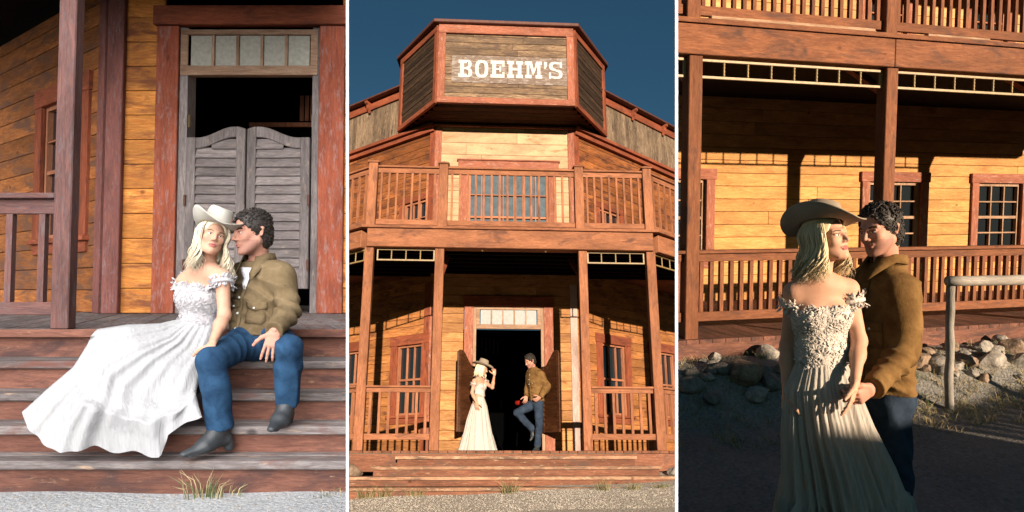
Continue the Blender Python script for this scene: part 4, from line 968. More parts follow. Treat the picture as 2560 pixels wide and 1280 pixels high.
def np_mesh(name, parts, mats, slot_fn=None):
    vs, fs, off = [], [], 0
    for V, Q in parts: vs.append(V); fs.append(Q + off); off += len(V)
    V = np.concatenate(vs); Q = np.concatenate(fs); me = bpy.data.meshes.new(name)
    me.vertices.add(len(V)); me.vertices.foreach_set('co', V.astype(np.float32).ravel())
    me.loops.add(len(Q) * 4); me.loops.foreach_set('vertex_index', Q.astype(np.int32).ravel())
    me.polygons.add(len(Q)); me.polygons.foreach_set('loop_start', (np.arange(len(Q)) * 4).astype(np.int32)); me.polygons.foreach_set('loop_total', np.full(len(Q), 4, np.int32))
    for m in mats: me.materials.append(m)
    if slot_fn is not None: me.polygons.foreach_set('material_index', slot_fn(V[Q].mean(1)).astype(np.int32))
    me.polygons.foreach_set('use_smooth', np.ones(len(Q), bool)); me.update(); me.validate(); return me

def skinmat(name, col, sss=0.12):
    q = NT(name); tc = q.node('TexCoord').outputs['Object']; n = q.noise(tc, 22, 4, 0.6)
    q.set(q.b.inputs['Base Color'], q.ramp(n, [(0.3, tuple(x * .86 for x in col)), (0.7, col)])); q.b.inputs['Roughness'].default_value = 0.62; q.b.inputs['Specular IOR Level'].default_value = 0.3
    q.b.inputs['Subsurface Weight'].default_value = sss; q.b.inputs['Subsurface Radius'].default_value = (0.02, 0.007, 0.004)
    q.set(q.b.inputs['Normal'], q.bump(q.noise(tc, 180, 3, 0.6), 0.15, 0.001)); return q.mat
m_skin_w = skinmat('skin_warm', (0.62, 0.33, 0.22)); m_skin_m = skinmat('skin_ruddy', (0.56, 0.27, 0.19))
m_lip = skinmat('lips', (0.48, 0.13, 0.12)); m_lipm = skinmat('lips_pale', (0.42, 0.17, 0.13)); m_stub = skinmat('stubble', (0.40, 0.195, 0.14)); m_blush = skinmat('cheek', (0.62, 0.28, 0.2))
m_eyew = plain('eye_white', (0.6, 0.58, 0.55), 0.2, 0.02); m_iris = plain('iris', (0.03, 0.025, 0.02), 0.1, 0.02); m_brow_b = plain('brow_brown', (0.10, 0.055, 0.03), 0.8); m_brow_d = plain('brow_dark', (0.02, 0.013, 0.01), 0.8)
def hairmat(name, a, b, rough=0.35):
    q = NT(name); isl = q.node('NewGeometry').outputs['Random Per Island']; tc = q.node('TexCoord').outputs['Object']
    n = q.noise(q.node('Mapping', {'Vector': tc, 'Scale': (6, 6, 1)}).outputs[0], 30, 3, 0.6)
    q.set(q.b.inputs['Base Color'], q.mix(q.math('MULTIPLY', q.math('ADD', isl, n), 0.55), a, b)); q.b.inputs['Roughness'].default_value = rough
    q.b.inputs['Specular IOR Level'].default_value = 0.5; return q.mat
m_blond = hairmat('blond_hair', (0.50, 0.34, 0.17), (0.78, 0.64, 0.42)); m_blondL = hairmat('pale_blond_hair', (0.62, 0.48, 0.30), (0.85, 0.76, 0.58)); m_dark = hairmat('dark_hair', (0.012, 0.009, 0.008), (0.035, 0.024, 0.018), 0.6)
def cloth(name, a, b, rough=0.9, scale=14, bump=0.4, weave=400, sheen=0.0):
    q = NT(name); tc = q.node('TexCoord').outputs['Object']; n = q.noise(tc, scale, 6, 0.65, 0.4)
    q.set(q.b.inputs['Base Color'], q.ramp(n, [(0.34, b), (0.64, a)])); q.b.inputs['Roughness'].default_value = rough; q.b.inputs['Specular IOR Level'].default_value = 0.15
    q.b.inputs['Sheen Weight'].default_value = sheen
    q.set(q.b.inputs['Normal'], q.bump(q.math('ADD', q.noise(tc, weave, 2, 0.5), q.math('MULTIPLY', q.noise(tc, 16, 4, 0.6, 0.8), 2.5)), bump, 0.004)); return q.mat
m_suede = cloth('olive_brown_suede', (0.225, 0.125, 0.045), (0.12, 0.062, 0.021), 0.95, 11, 0.5, 250, 0.0)
m_suedeL = cloth('olive_suede', (0.20, 0.143, 0.078), (0.12, 0.082, 0.042), 0.95, 11, 0.5, 250, 0.0)
m_denim = cloth('blue_denim', (0.040, 0.060, 0.095), (0.018, 0.030, 0.052), 0.9, 9, 0.5, 500)
m_denimL = cloth('bright_blue_denim', (0.028, 0.078, 0.155), (0.011, 0.032, 0.072), 0.9, 9, 0.5, 500)
m_boot = plain('dark_leather_boot', (0.045, 0.05, 0.055), 0.45, 0.2, 20, 0.3)
m_hat = cloth('tan_felt', (0.33, 0.265, 0.20), (0.27, 0.215, 0.16), 0.85, 6, 0.1, 300); m_hatL = cloth('cream_felt', (0.50, 0.47, 0.41), (0.44, 0.41, 0.35), 0.85, 6, 0.1, 300)
def gauze(name, col, trans=0.25):
    q = NT(name); tc = q.node('TexCoord').outputs['Object']; n = q.noise(q.node('Mapping', {'Vector': tc, 'Scale': (14, 14, 1.2)}).outputs[0], 5, 5, 0.6, 0.4)
    c = q.ramp(n, [(0.3, tuple(x * .82 for x in col)), (0.65, col)]); q.set(q.b.inputs['Base Color'], c); q.b.inputs['Roughness'].default_value = 0.85; q.b.inputs['Specular IOR Level'].default_value = 0.15
    q.set(q.b.inputs['Normal'], q.bump(n, 0.55, 0.012))
    tr = q.node('BsdfTranslucent', {'Color': c}); ms = q.node('MixShader', {0: trans, 1: q.b.outputs[0], 2: tr.outputs[0]}); q.t.links.new(ms.outputs[0], q.n['Material Output'].inputs[0]); return q.mat
m_dress = gauze('cream_gauze', (0.66, 0.595, 0.53), 0.35); m_dressM = gauze('ivory_gauze', (0.72, 0.68, 0.62)); m_dressL = gauze('white_gauze', (0.53, 0.525, 0.53)); m_lace = cloth('white_lace', (0.74, 0.66, 0.60), (0.55, 0.47, 0.42), 0.8, 60, 0.8, 300); m_laceL = cloth('bright_white_lace', (0.60, 0.57, 0.585), (0.46, 0.43, 0.44), 0.8, 60, 0.8, 300)
m_tee = cloth('white_cotton', (0.75, 0.75, 0.78), (0.65, 0.65, 0.68)); m_pearl = plain('pearl_snap', (0.8, 0.78, 0.72), 0.2, 0.05)

V3 = lambda *a: Vector(a)
def head_sdf(g, c, Rh, sc, woman):
    """Rh: 3x3, local x = viewer right, -y = face, z up"""
    A = np.array(Rh); L = lambda x, y, z: np.array(c) + A @ (np.array([x, y, z]) * sc)
    e = lambda p, r, k=.015, sub=False, Rm=None: g.ell(L(*p), [q * sc for q in r], A if Rm is None else Rm, k, sub)
    cp = lambda p, q, ra, rb, k=.012, sub=False: g.cap(L(*p), L(*q), ra * sc, rb * sc, k, sub)
    w = 0.93 if woman else 1.0
    e((0, .015, .035), (.076 * w, .096, .086)); e((0, -.030, -.035), (.060 * w, .062, .080), .03)
    for s in (-1, 1):
        cp((s * .056 * w, .0, -.050), (s * .022, -.062, -.098), .016, .015, .03)
        e((s * .036, -.064, -.022), (.024, .020, .022), .02)
        cp((s * .045, -.070, .022), (s * .012, -.086, .020), .008, .009, .014)
        cp((s * .076 * w, .012, -.022), (s * .080 * w, .020, .012), .008, .012, .010)      # ear
        e((s * .082 * w, .008, -.002), (.006, .010, .018), .006, True)
    e((0, -.078, -.102), (.020 if not woman else .015, .015, .015), .02)                       # chin
    for s in (-1, 1): e((s * .032, -.096, .000), (.017, .015, .011), .008, True)             # sockets
    cp((0, -.086, .016), (0, -.110, -.028), .007, .010, .014)                                # nose
    for s in (-1, 1): cp((s * .010, -.099, -.034), (s * .014, -.092, -.034), .007, .006, .007)
    for s in (-1, 1): e((s * .031, -.073, .001), (.0145, .0145, .0135), .002)
    for s in (-1, 1):                                                                        # lids
        cp((s * .018, -.085, .007), (s * .044, -.079, .007), .0035, .0035, .004)
        cp((s * .019, -.083, -.008), (s * .043, -.077, -.008), .003, .003, .004)
    cp((-.020, -.086, -.060), (.020, -.086, -.060), .0045, .0045, .006); e((0, -.091, -.0595), (.014, .007, .0055), .005)
    e((0, -.089, -.070), (.018, .009, .0065), .006)
    cp((-.022, -.094, -.0650), (.022, -.094, -.0650), .0018, .0018, .004, True)
def face_slots(c, Rh, sc, base):
    """0 skin 1 lips 2 eye white 3 iris 4 brow 5 stubble"""
    A = np.array(Rh)
    def fn(P_):
        q = ((P_ - np.array(c)) @ A) / sc; x, y, z = np.abs(q[:, 0]), q[:, 1], q[:, 2]; s = np.zeros(len(q), int)
        near = (y < .13) & (z > -.14) & (z < .14) & (x < .1)
        if base: s[near & (y < -.01) & (z < -.045) & (z > -.125) & ~((z > -.052) & (x < .03)) & (y + z < -.05)] = 5; s[near & (y < -.05) & (z < -.04) & (x > .012)] = 5
        s[near & (y < -.075) & (x < .021) & (z < -.0545 + .00 - x * .1) & (z > -.076 + x * .25)] = 1
        eye = near & ((x - .031) ** 2 / .0118 ** 2 + (z - .000) ** 2 / .0046 ** 2 < 1) & (y < -.06)
        s[eye] = 2; s[eye & ((x - .030) ** 2 + (z - .001) ** 2 < .0056 ** 2)] = 3
        s[near & (y < -.06) & (x > .016) & (x < .050) & (np.abs(z - .0235 + np.abs(x - .034) * .25) < (.0042 if base else .003))] = 4
        s[near & (y < -.06) & (x > .018) & (x < .046) & (np.abs(z - .0078) < .0016)] = 4
        return s
    return fn

def hand_sdf(g, W, d, t, n, curl, sc=1.0, spread=0.06, thumb=(0.5, 0.3)):
    """W wrist, d towards the fingers, t towards the thumb, n the side the fingers curl to"""
    W, d, t, n = (Vector(v) for v in (W, d, t, n)); d.normalize(); t = (t - d * t.dot(d)).normalized(); n2 = d.cross(t); n = n2 if n2.dot(n) > 0 else -n2
    g.ecap(W - d * .01, W + d * .02 * sc, (.024 * sc, .018 * sc), (.030 * sc, .016 * sc), t, .01)
    g.ecap(W + d * .025 * sc, W + d * .078 * sc, (.034 * sc, .015 * sc), (.040 * sc, .013 * sc), t, .012)
    Ls = (.076, .084, .078, .060); offs = (.031, .0105, -.0105, -.030)
    for i in range(4):
        p = W + d * (.086 - .004 * abs(i - 1)) * sc + t * offs[i] * sc; L = Ls[i] * sc; a = 0; fd = (d + t * spread * (1.5 - i)).normalized(); r = .0088 * sc
        cu = curl[i] if hasattr(curl[i], '__len__') else (curl[i],) * 3
        for j, (fr, c_) in enumerate(zip((.46, .30, .24), cu)):
            a += c_; q = p + (fd * math.cos(a) + n * math.sin(a)) * L * fr; g.cap(p, q, r, r * .9, .004); p = q; r *= .9
    p = W + d * .022 * sc + t * .022 * sc; td = (t * math.cos(thumb[0]) + d * math.sin(thumb[0])).normalized(); r = .0125 * sc; a = thumb[1] * .5
    for L, c_ in ((.040, 0), (.032, thumb[1]), (.026, thumb[1])):
        a += c_ * .6; v = (td + d * .5 * a + n * .6 * a).normalized(); q = p + v * L * sc; g.cap(p, q, r, r * .86, .008); p = q; r *= .86; td = (td + d * .25).normalized()

def bounds(pts, m): P_ = np.array([list(p) for p in pts]); return P_.min(0) - m, P_.max(0) + m
def tri(bv, o, d):
    loc, nor, i, dist = bv.ray_cast(o, d); return loc, nor
from mathutils.bvhtree import BVHTree
def bvh_of(me): return BVHTree.FromPolygons([v.co for v in me.vertices], [tuple(p.vertices) for p in me.polygons])

def person(name_label, M0, hd, J, woman, mats, res=1.0, hres=.003, group=None, legs=True):
    """J: joints in the frame of the corner. mats: dict. returns root and meshes"""
    skin = mats['skin']; root = thing('person', name_label, 'person', M0, group)
    c, yaw, pitch, roll, hs = hd; Rh = (RZ(yaw) @ RX(-pitch) @ RY(roll)).to_3x3()
    lo, hi = bounds([c, J['N']], .15); g = Vol(lo, hi, hres); head_sdf(g, c, Rh, hs, woman)
    nk = c + Rh @ V3(0, .028, -.055) * hs; g.cap(nk, J['N'] + V3(0, 0, -.01), .050 if not woman else .044, .056 if not woman else .047, .03)
    parts = [g.mesh()]
    keys = [k for k in J if k not in ('N',)]
    lo, hi = bounds([J[k] for k in keys if hasattr(J[k], 'x')], .22); g = Vol(lo, hi, .008 * res); torso(g, J, woman, 0.0); arms(g, J, woman, 0.0); 
    if legs: legs_(g, J, woman, 0.0)
    parts.append(g.mesh())
    for s in ('l', 'r'):
        h = J.get('hand_' + s)
        if h is None: continue
        W = J['W' + s]; g = Vol(*bounds([W], .21 * h.get('sc', 1)), .0034 * max(1, res * .9)); hand_sdf(g, W, h['d'], h['t'], h['n'], h['curl'], h.get('sc', 1), h.get('spread', .06), h.get('thumb', (.5, .3))); parts.append(g.mesh())
    me = np_mesh('body', parts, [skin, m_lip if woman else m_lipm, m_eyew, m_iris, m_brow_b if woman else m_brow_d, m_stub], face_slots(c, Rh, hs, not woman))
    b = put('body', me, None, root, None)
    return root, b, Rh
def side_of(J): return (J['Sr'] - J['Sl'])
def fwd_of(J):
    s = side_of(J); up = (J['N'] - J['Pv']); f = s.cross(up); f.normalize(); return f * (1 if f.y < 0 or abs(f.x) > .9 else -1)
def torso(g, J, woman, inf, only=None):
    s = side_of(J); i = inf
    if woman:
        g.ecap(J['N'] + (J['C'] - J['N']) * .32, J['C'], (.096 + i, .060 + i), (.110 + i, .076 + i), s, .05); g.ecap(J['C'], J['W'], (.107 + i, .074 + i), (.088 + i, .066 + i), s, .05); g.ecap(J['W'], J['Pv'], (.088 + i, .066 + i), (.140 + i, .098 + i), s, .05)
        f = fwd_of(J); sn = s.normalized()
        for k in (-1, 1):
            cc = J['C'] + sn * k * .050 + f * .046 + (J['N'] - J['C']) * .02; g.ell(cc, (.047 + i,) * 3, None, .04)
        for k in ('Sl', 'Sr'): g.cap(J['N'] - V3(0, 0, .015), J[k], .042 + i, .042 + i, .05)
        f_ = f
        for k in ('Sl', 'Sr'): g.cap(J['N'] + f_ * .028 - V3(0, 0, .012), J[k] + f_ * .012 + V3(0, 0, .012), .009 + i, .009 + i, .02)
    else:
        g.ecap(J['N'] + (J['C'] - J['N']) * .38, J['C'], (.138 + i, .080 + i), (.153 + i, .103 + i), s, .06); g.ecap(J['C'], J['W'], (.147 + i, .100 + i), (.134 + i, .094 + i), s, .06); g.ecap(J['W'], J['Pv'], (.134 + i, .094 + i), (.146 + i, .106 + i), s, .06)
        for k in ('Sl', 'Sr'): g.cap(J['N'] - V3(0, 0, .01), J[k], .052 + i, .056 + i, .06)
def arms(g, J, woman, inf, cut=1.0):
    for s in ('l', 'r'):
        S, E, W = J['S' + s], J['E' + s], J['W' + s]
        if woman: g.cap(S, E, .038 + inf, .031 + inf, .03); g.cap(E, E.lerp(W, .35), .031 + inf, .031 + inf, .02); g.cap(E.lerp(W, .3), W, .030 + inf, .0185 + inf, .02)
        else: g.cap(S, E, .052 + inf, .042 + inf, .04); g.cap(E, E.lerp(W, .3), .044 + inf, .045 + inf, .02); g.cap(E.lerp(W, .3), W, .043 + inf, .021 + inf * 1.15, .02)
def legs_(g, J, woman, inf, ank=None):
    for s in ('l', 'r'):
        if 'H' + s not in J: continue
        H, K, A = J['H' + s], J['K' + s], J['A' + s]; i = inf
        g.cap(H, K, .078 + i, .054 + i, .04); g.cap(K, K.lerp(A, .35), .052 + i, .054 + i, .02); g.cap(K.lerp(A, .35), A, .053 + i, .040 + (ank if ank is not None else i), .02)
def shirt(root, J, mat, res=1.0, hem=None, seed=1, inf=.016, wr=.007):
    lo, hi = bounds([J[k] for k in ('N', 'Sl', 'Sr', 'El', 'Er', 'Wl', 'Wr', 'C', 'W', 'Pv')], .19); g = Vol(lo, hi, .0065 * res); torso(g, J, False, inf); arms(g, J, False, inf + .004)
    g.cap(J['N'] + V3(0, 0, .015), J['N'] - V3(0, 0, .03), .062, .068, .03)
    g.wrinkle(wr, 1.0, seed)
    g.plane(J['N'] + V3(0, 0, .022), (J['N'] - J['C']).normalized() + V3(0, 0, .3))
    if hem is not None: g.plane(hem[0], hem[1])
    for s in ('l', 'r'):
        W, E = J['W' + s], J['E' + s]; d = (W - E).normalized(); n = W + d * .008
        # cut only near the wrist
        sl = g._sl(list(W - V3(.09, .09, .09)), list(W + V3(.09, .09, .09)))
        if sl is None: continue
        X, Y, Z = g.ax[0][sl[0]][:, None, None], g.ax[1][sl[1]][None, :, None], g.ax[2][sl[2]][None, None, :]
        dd = (X - n.x) * d.x + (Y - n.y) * d.y + (Z - n.z) * d.z; rr = np.sqrt((X - n.x - dd * d.x) ** 2 + (Y - n.y - dd * d.y) ** 2 + (Z - n.z - dd * d.z) ** 2)
        g.F[sl] = np.where(rr < .075, np.maximum(g.F[sl], dd), g.F[sl])
    me = np_mesh('shirt', [g.mesh()], [mat]); o = put('shirt', me, None, root, None); return o, me
def jeans(root, J, mat, res=1.0, seed=3, top=None, inf=.012):
    lo, hi = bounds([J[k] for k in ('Pv', 'Hl', 'Hr', 'Kl', 'Kr', 'Al', 'Ar')], .15); g = Vol(lo, hi, .0065 * res)
    s = side_of(J); g.ecap(J['W'].lerp(J['Pv'], .55), J['Pv'], (.142, .104), (.150, .114), s, .05); legs_(g, J, False, inf, .022); g.wrinkle(.0075, .95, seed, (.9, .6, .6))
    for k in ('l', 'r'):
        A, K = J['A' + k], J['K' + k]; d = (A - K).normalized(); n = A + d * .02
        sl = g._sl(list(A - V3(.1, .1, .1)), list(A + V3(.1, .1, .1)))
        X, Y, Z = g.ax[0][sl[0]][:, None, None], g.ax[1][sl[1]][None, :, None], g.ax[2][sl[2]][None, None, :]
        g.F[sl] = np.maximum(g.F[sl], (X - n.x) * d.x + (Y - n.y) * d.y + (Z - n.z) * d.z)
    return put('jeans', np_mesh('jeans', [g.mesh()], [mat]), None, root, None)
def boot(root, A, K, toe, mat, res=1.0, sc=1.0):
    """A ankle, K knee, toe: direction of the toes (a unit vector), boot sole below the ankle"""
    d = Vector(toe).normalized(); up = (K - A).normalized(); up = (up - d * up.dot(d)).normalized(); side = d.cross(up)
    g = Vol(*bounds([A, A + d * .2], .16), .005 * res); heel = A - up * .075 * sc
    g.cap(A + (K - A).normalized() * .12, A, .050, .046, .02); g.ecap(heel - d * .02, heel + d * .09, (.034, .034), (.038, .030), side, .03); g.ecap(heel + d * .09 - up * .008, heel + d * .19 - up * .014, (.040, .026), (.020, .014), side, .03)
    g.ecap(A, heel + d * .07, (.044, .044), (.036, .034), side, .03); g.plane(heel - up * .030, -up)
    g.cap(heel - up * .02 - d * .035, heel - up * .045 - d * .035, .027, .024, .006); g.ecap(heel - up * .028 + d * .05, heel - up * .028 + d * .17, (.036, .006), (.026, .005), side, .006)
    return put('boot', np_mesh('boot', [g.mesh()], [mat]), None, root, None)

def patch(bv, O, ax, az, ray, fn_pts, nu, nv, lift, name, mat, parent, thick=.003):
    """a piece of cloth laid on a body: grid (u,v) -> point O + ax*x + az*z, cast along ray on to the surface"""
    vs = []; ok = True
    for j in range(nv + 1):
        for i in range(nu + 1):
            x, z = fn_pts(i / nu, j / nv); o = O + ax * x + az * z - ray * .3; loc, nor = tri(bv, o, ray)
            if loc is None: loc = o + ray * .3; 
            vs.append(loc - ray * lift)
    mb = MB(); mb.add(vs, [(j * (nu + 1) + i, j * (nu + 1) + i + 1, (j + 1) * (nu + 1) + i + 1, (j + 1) * (nu + 1) + i) for j in range(nv) for i in range(nu)])
    o = put(name, mb, mat, parent, None, smooth=True); m = o.modifiers.new('thick', 'SOLIDIFY'); m.thickness = thick; m.offset = 0; return o
def collar(parent, N, up, f, mat, r=.062, h=.045, open_=0.35, pt=.075):
    """turned-down collar round the neck with two points in front"""
    up = up.normalized(); f = (f - up * f.dot(up)).normalized(); s = f.cross(up); mb = MB(); n = 28; rows = []
    for i in range(n + 1):
        u = i / n; a = open_ + (2 * math.pi - 2 * open_) * u; dr = f * math.cos(a) + s * math.sin(a); fr = max(0, 1 - min(u, 1 - u) * 5.5)
        hh = h * (1 - .35 * fr); top = N + dr * (r + .004) + up * (hh); st = N + dr * r + up * (-.015)
        drop = .040 + (pt - .040) * fr ** 1.5; out = N + dr * (r + .020 + .034 * fr) + up * (hh - drop) + f * .020 * fr
        rows.append([st, top, top + dr * .006, (top + out) / 2 + dr * .004, out])
    for rw in rows: mb.v += [tuple(p) for p in rw]
    for i in range(n):
        for j in range(4): mb.f.append((i * 5 + j, i * 5 + j + 1, (i + 1) * 5 + j + 1, (i + 1) * 5 + j)); mb.m.append(0)
    o = put('collar', mb, mat, parent, None, smooth=True); m = o.modifiers.new('thick', 'SOLIDIFY'); m.thickness = .004; m.offset = 0; return o
def shirt_details(o, me, J, mat, ray, snaps=True, nb=5, pock=(-1, 1), zoff=0.0, hemz=None):
    bv = bvh_of(me); f = -ray; up = (J['C'] - J['W']).normalized(); s = side_of(J).normalized(); L = (J['N'] - J['Pv']).length
    patch(bv, J['N'], s, -up, ray, lambda u, v: ((u - .5) * .036, .05 + v * (L * .93)), 2, 26, .004, 'placket', mat, o)
    for k in pock:
        c = J['C'] + s * k * .078 - up * .0
        fl = patch(bv, c, s, -up, ray, lambda u, v: ((u - .5) * .105, v * (.035 + .018 * (1 - abs(2 * u - 1)))), 6, 4, .008, 'pocket_flap', mat, o)
        patch(bv, c, s, -up, ray, lambda u, v: ((u - .5) * .098, .02 + v * .10), 5, 5, .0035, 'pocket', mat, o)
        loc, nor = tri(bv, c - up * .035 - ray * .3, ray)
        if loc: put('snap', MB().lathe([(0, .004), (.005, .004), (.006, 0)], 10, T(*(loc - ray * .011)) @ ray.to_track_quat('-Z', 'Y').to_matrix().to_4x4()), m_pearl, fl, None)
    for i in range(nb):
        loc, nor = tri(bv, J['N'] - up * (.10 + i * .085) - ray * .3, ray)
        if loc: put('snap', MB().lathe([(0, .004), (.006, .004), (.007, 0)], 10, T(*(loc - ray * .007)) @ ray.to_track_quat('-Z', 'Y').to_matrix().to_4x4()), m_pearl, o, None)

def strands(mb, c, Rh, sc, n, seed, length, rad=.006, woman=True, wave=.016, spread=1.0, target=None, back=0.0):
    """long wavy locks: from the scalp over the side of the head and down to the shoulders"""
    rng = random.Random(seed); Z = V3(0, 0, 1)
    for i in range(n):
        a = rng.uniform(-1, 1) * math.pi * .70             # 0 = back of the head
        el = rng.uniform(.1, 1.1); x, y = math.sin(a), math.cos(a)
        r0 = V3(x * math.cos(el) * .078, y * math.cos(el) * .100 + .012, .035 + math.sin(el) * .086) * 1.02
        r1 = V3(x * .088, y * .110 + .018, -.03) * rng.uniform(.92, 1.08); p0 = c + Rh @ r0 * sc; p1 = c + Rh @ r1 * sc
        L = length * rng.uniform(.72, 1.05); od = Rh @ V3(x, y, 0); od.z = 0
        p2 = p1 + V3(0, 0, -1) * L * .5 + od * .018 * spread * rng.uniform(.2, 1.2); p3 = p1 - Z * L + od * rng.uniform(-.03, .045) * spread + (Rh @ V3(0, back, 0))
        ph = rng.uniform(0, 6.28); fr = rng.uniform(1.4, 2.3); pts, rd = [], []; m = 18; sd = od.cross(Z).normalized() if od.length > .01 else V3(1, 0, 0); R0 = rad * rng.uniform(.45, 1.25)
        for k in range(m + 1):
            t = k / m
            if t < .3: u = t / .3; q = p0.lerp(p1, u) + (Rh @ V3(x * .014, y * .016, .012)) * math.sin(math.pi * u)
            else: u = (t - .3) / .7; q = p1 * (1 - u) ** 2 + p2 * 2 * u * (1 - u) + p3 * u * u
            w = wave * max(0, t - .25) * 1.35; q = q + sd * math.sin(ph + t * 6.28 * fr) * w + od * math.cos(ph + t * 6.28 * fr) * w * .8
            pts.append(q); rd.append(R0 * (.5 + .9 * math.sin(math.pi * min(1, t * 1.0 + .12)) ** .6) * (1 if t < .85 else (1 - t) / .15 * .9 + .1))
        mb.tube(pts, rd, 5, cap=False, flat=.55)
def hair_cap(c, Rh, sc, h, inf=.012, back_fill=None):
    A = np.array(Rh); g = Vol(*bounds([c], .17), h); L = lambda x, y, z: np.array(c) + A @ (np.array([x, y, z]) * sc)
    g.ell(L(0, .018, .038), [(.077 + inf) * sc, (.096 + inf) * sc, (.086 + inf) * sc], A, .01); g.ell(L(0, .045, -.03), [.070 * sc, .062 * sc, .075 * sc], A, .03)
    g.ell(L(0, -.090, -.025), [.078 * sc, .062 * sc, .104 * sc], A, .006, True); g.ell(L(0, -.060, -.055), [.12 * sc, .052 * sc, .088 * sc], A, .006, True); return g
def hair_long(root, c, Rh, sc, mat, n=170, length=.2, seed=1, rad=.006, h=.006, wave=.016, spread=1.0, back=0.0):
    g = hair_cap(c, Rh, sc, h, .006); A = Rh
    bk = c + Rh @ V3(0, .05, -.02) * sc; g.ecap(bk, bk + V3(0, 0, -length * .55), (.06, .035), (.05, .02), Rh @ V3(1, 0, 0), .04)
    V, Q = g.mesh(); mb = MB(); strands(mb, c, Rh, sc, n, seed, length, rad, wave=wave, spread=spread, back=back)
    mb.add([tuple(v) for v in V], [tuple(q) for q in Q]); return put('hair', mb, mat, root, None, smooth=True)
def hair_curly(root, c, Rh, sc, mat, n=420, seed=1, h=.005, curl=.010, rad=.0036, lift=.012):
    g = hair_cap(c, Rh, sc, h, .006); V, Q = g.mesh(); mb = MB(); mb.add([tuple(v) for v in V], [tuple(q) for q in Q]); rng = random.Random(seed)
    Vl = (V - np.array(c)) @ np.array(Rh) / sc; Qc = Vl[Q].mean(1); e1 = Vl[Q[:, 2]] - Vl[Q[:, 0]]; e2 = Vl[Q[:, 3]] - Vl[Q[:, 1]]; Nn = np.cross(e1, e2); Nn /= np.maximum(np.linalg.norm(Nn, axis=1, keepdims=True), 1e-9)
    outw = Qc - np.array([0, .018, .02]); outw /= np.linalg.norm(outw, axis=1, keepdims=True); ok = np.where(((Nn * outw).sum(1) > .75) & (Qc[:, 2] > -.075))[0]
    for k in range(n):
        q_ = ok[rng.randrange(len(ok))]; b = Vector(Qc[q_]); n_ = Vector(Nn[q_]); up = n_.cross(V3(rng.gauss(0, 1), rng.gauss(0, 1), rng.gauss(0, 1))).normalized(); s2 = n_.cross(up); z = b.z - .03
        R0 = curl * rng.uniform(.6, 1.25); ph = rng.uniform(0, 6.28); top = lift * (1.0 if z > .03 else .45); pts = []
        for j in range(9):
            t = j / 8; w = ph + t * rng.uniform(5.5, 7.5); pts.append(c + Rh @ (b + n_ * top * t * rng.uniform(.8, 1.2) + (up * math.cos(w) + s2 * math.sin(w)) * R0 * (.4 + .6 * t)) * sc)
        mb.tube(pts, [rad * (1.1 - .5 * t / 8) for t in range(9)], 5, cap=False)
    return put('hair', mb, mat, root, None, smooth=True)
def hat(root, c, Rh, sc, mat, tilt=0.0, brim=.115, curl=.06, crown=.105, droop=.015, fwd=0.0, lean=0.0):
    """felt western hat: pinched crown, brim rolled up at the sides and dipped front and back"""
    A = Rh @ RX(tilt).to_3x3() @ RY(lean).to_3x3(); O = c + Rh @ V3(0, fwd + .008, .065) * sc; na = 72; rows = []
    def ring(fr, fz, rx, ry): return [O + A @ V3(rx(a) * math.sin(a), -ry(a) * math.cos(a), fz(a)) * sc for a in (2 * math.pi * i / na for i in range(na))]
    rx0, ry0 = .083, .102
    def pinch(a, t): return 1 - .20 * t * max(0, math.cos(a)) ** 3 * (abs(math.sin(a * 1.0)) ** .5 * 1.6)
    top = lambda a: crown * (1 - .13 * max(0, math.cos(a)) ** 2)
    for u in (0.02, .3, .55, .75): rows.append(ring(u, lambda a, u=u: top(a) - .026 * (1 - u ** 2) * (1 - .25 * math.sin(a) ** 2) , lambda a, u=u: .056 * u * pinch(a, 1), lambda a, u=u: .078 * u))
    for u, hgt in ((.93, 1.0), (1.02, .95), (1.1, .80), (1.17, .55), (1.22, .28), (1.27, .04)):
        rows.append(ring(u, lambda a, hgt=hgt: top(a) * hgt + .003, lambda a, u=u, hgt=hgt: .0655 * u * pinch(a, hgt), lambda a, u=u: .0805 * u))
    bands = len(rows) - 1; nb = 9
    for k in range(nb + 1):
        t = k / nb; e = brim * t
        rows.append(ring(0, lambda a, t=t: curl * abs(math.sin(a)) ** 1.6 * t ** 1.7 - droop * abs(math.cos(a)) ** 2 * t ** 1.2 + .002, lambda a, t=t, e=e: rx0 + e * (1 - .20 * t * abs(math.sin(a)) ** 3), lambda a, t=t, e=e: ry0 + e * 1.02))
    mb = MB()
    for r in rows: mb.v += [tuple(p) for p in r]
    for j in range(len(rows) - 1):
        for i in range(na): mb.f.append((j * na + i, j * na + (i + 1) % na, (j + 1) * na + (i + 1) % na, (j + 1) * na + i)); mb.m.append(0)
    o = put('hat', mb, mat, root, None, smooth=True); m = o.modifiers.new('thick', 'SOLIDIFY'); m.thickness = .004; m.offset = 1
    bd = MB(); rb = [O + A @ V3((.0655 * 1.275) * pinch(a, .1) * math.sin(a), -.0805 * 1.275 * math.cos(a), .012) * sc for a in (2 * math.pi * i / 48 for i in range(49))]
    bd.tube(rb, .0055, 6, cap=False, flat=1.2); put('hat_band', bd, mat, o, None, smooth=True); return o

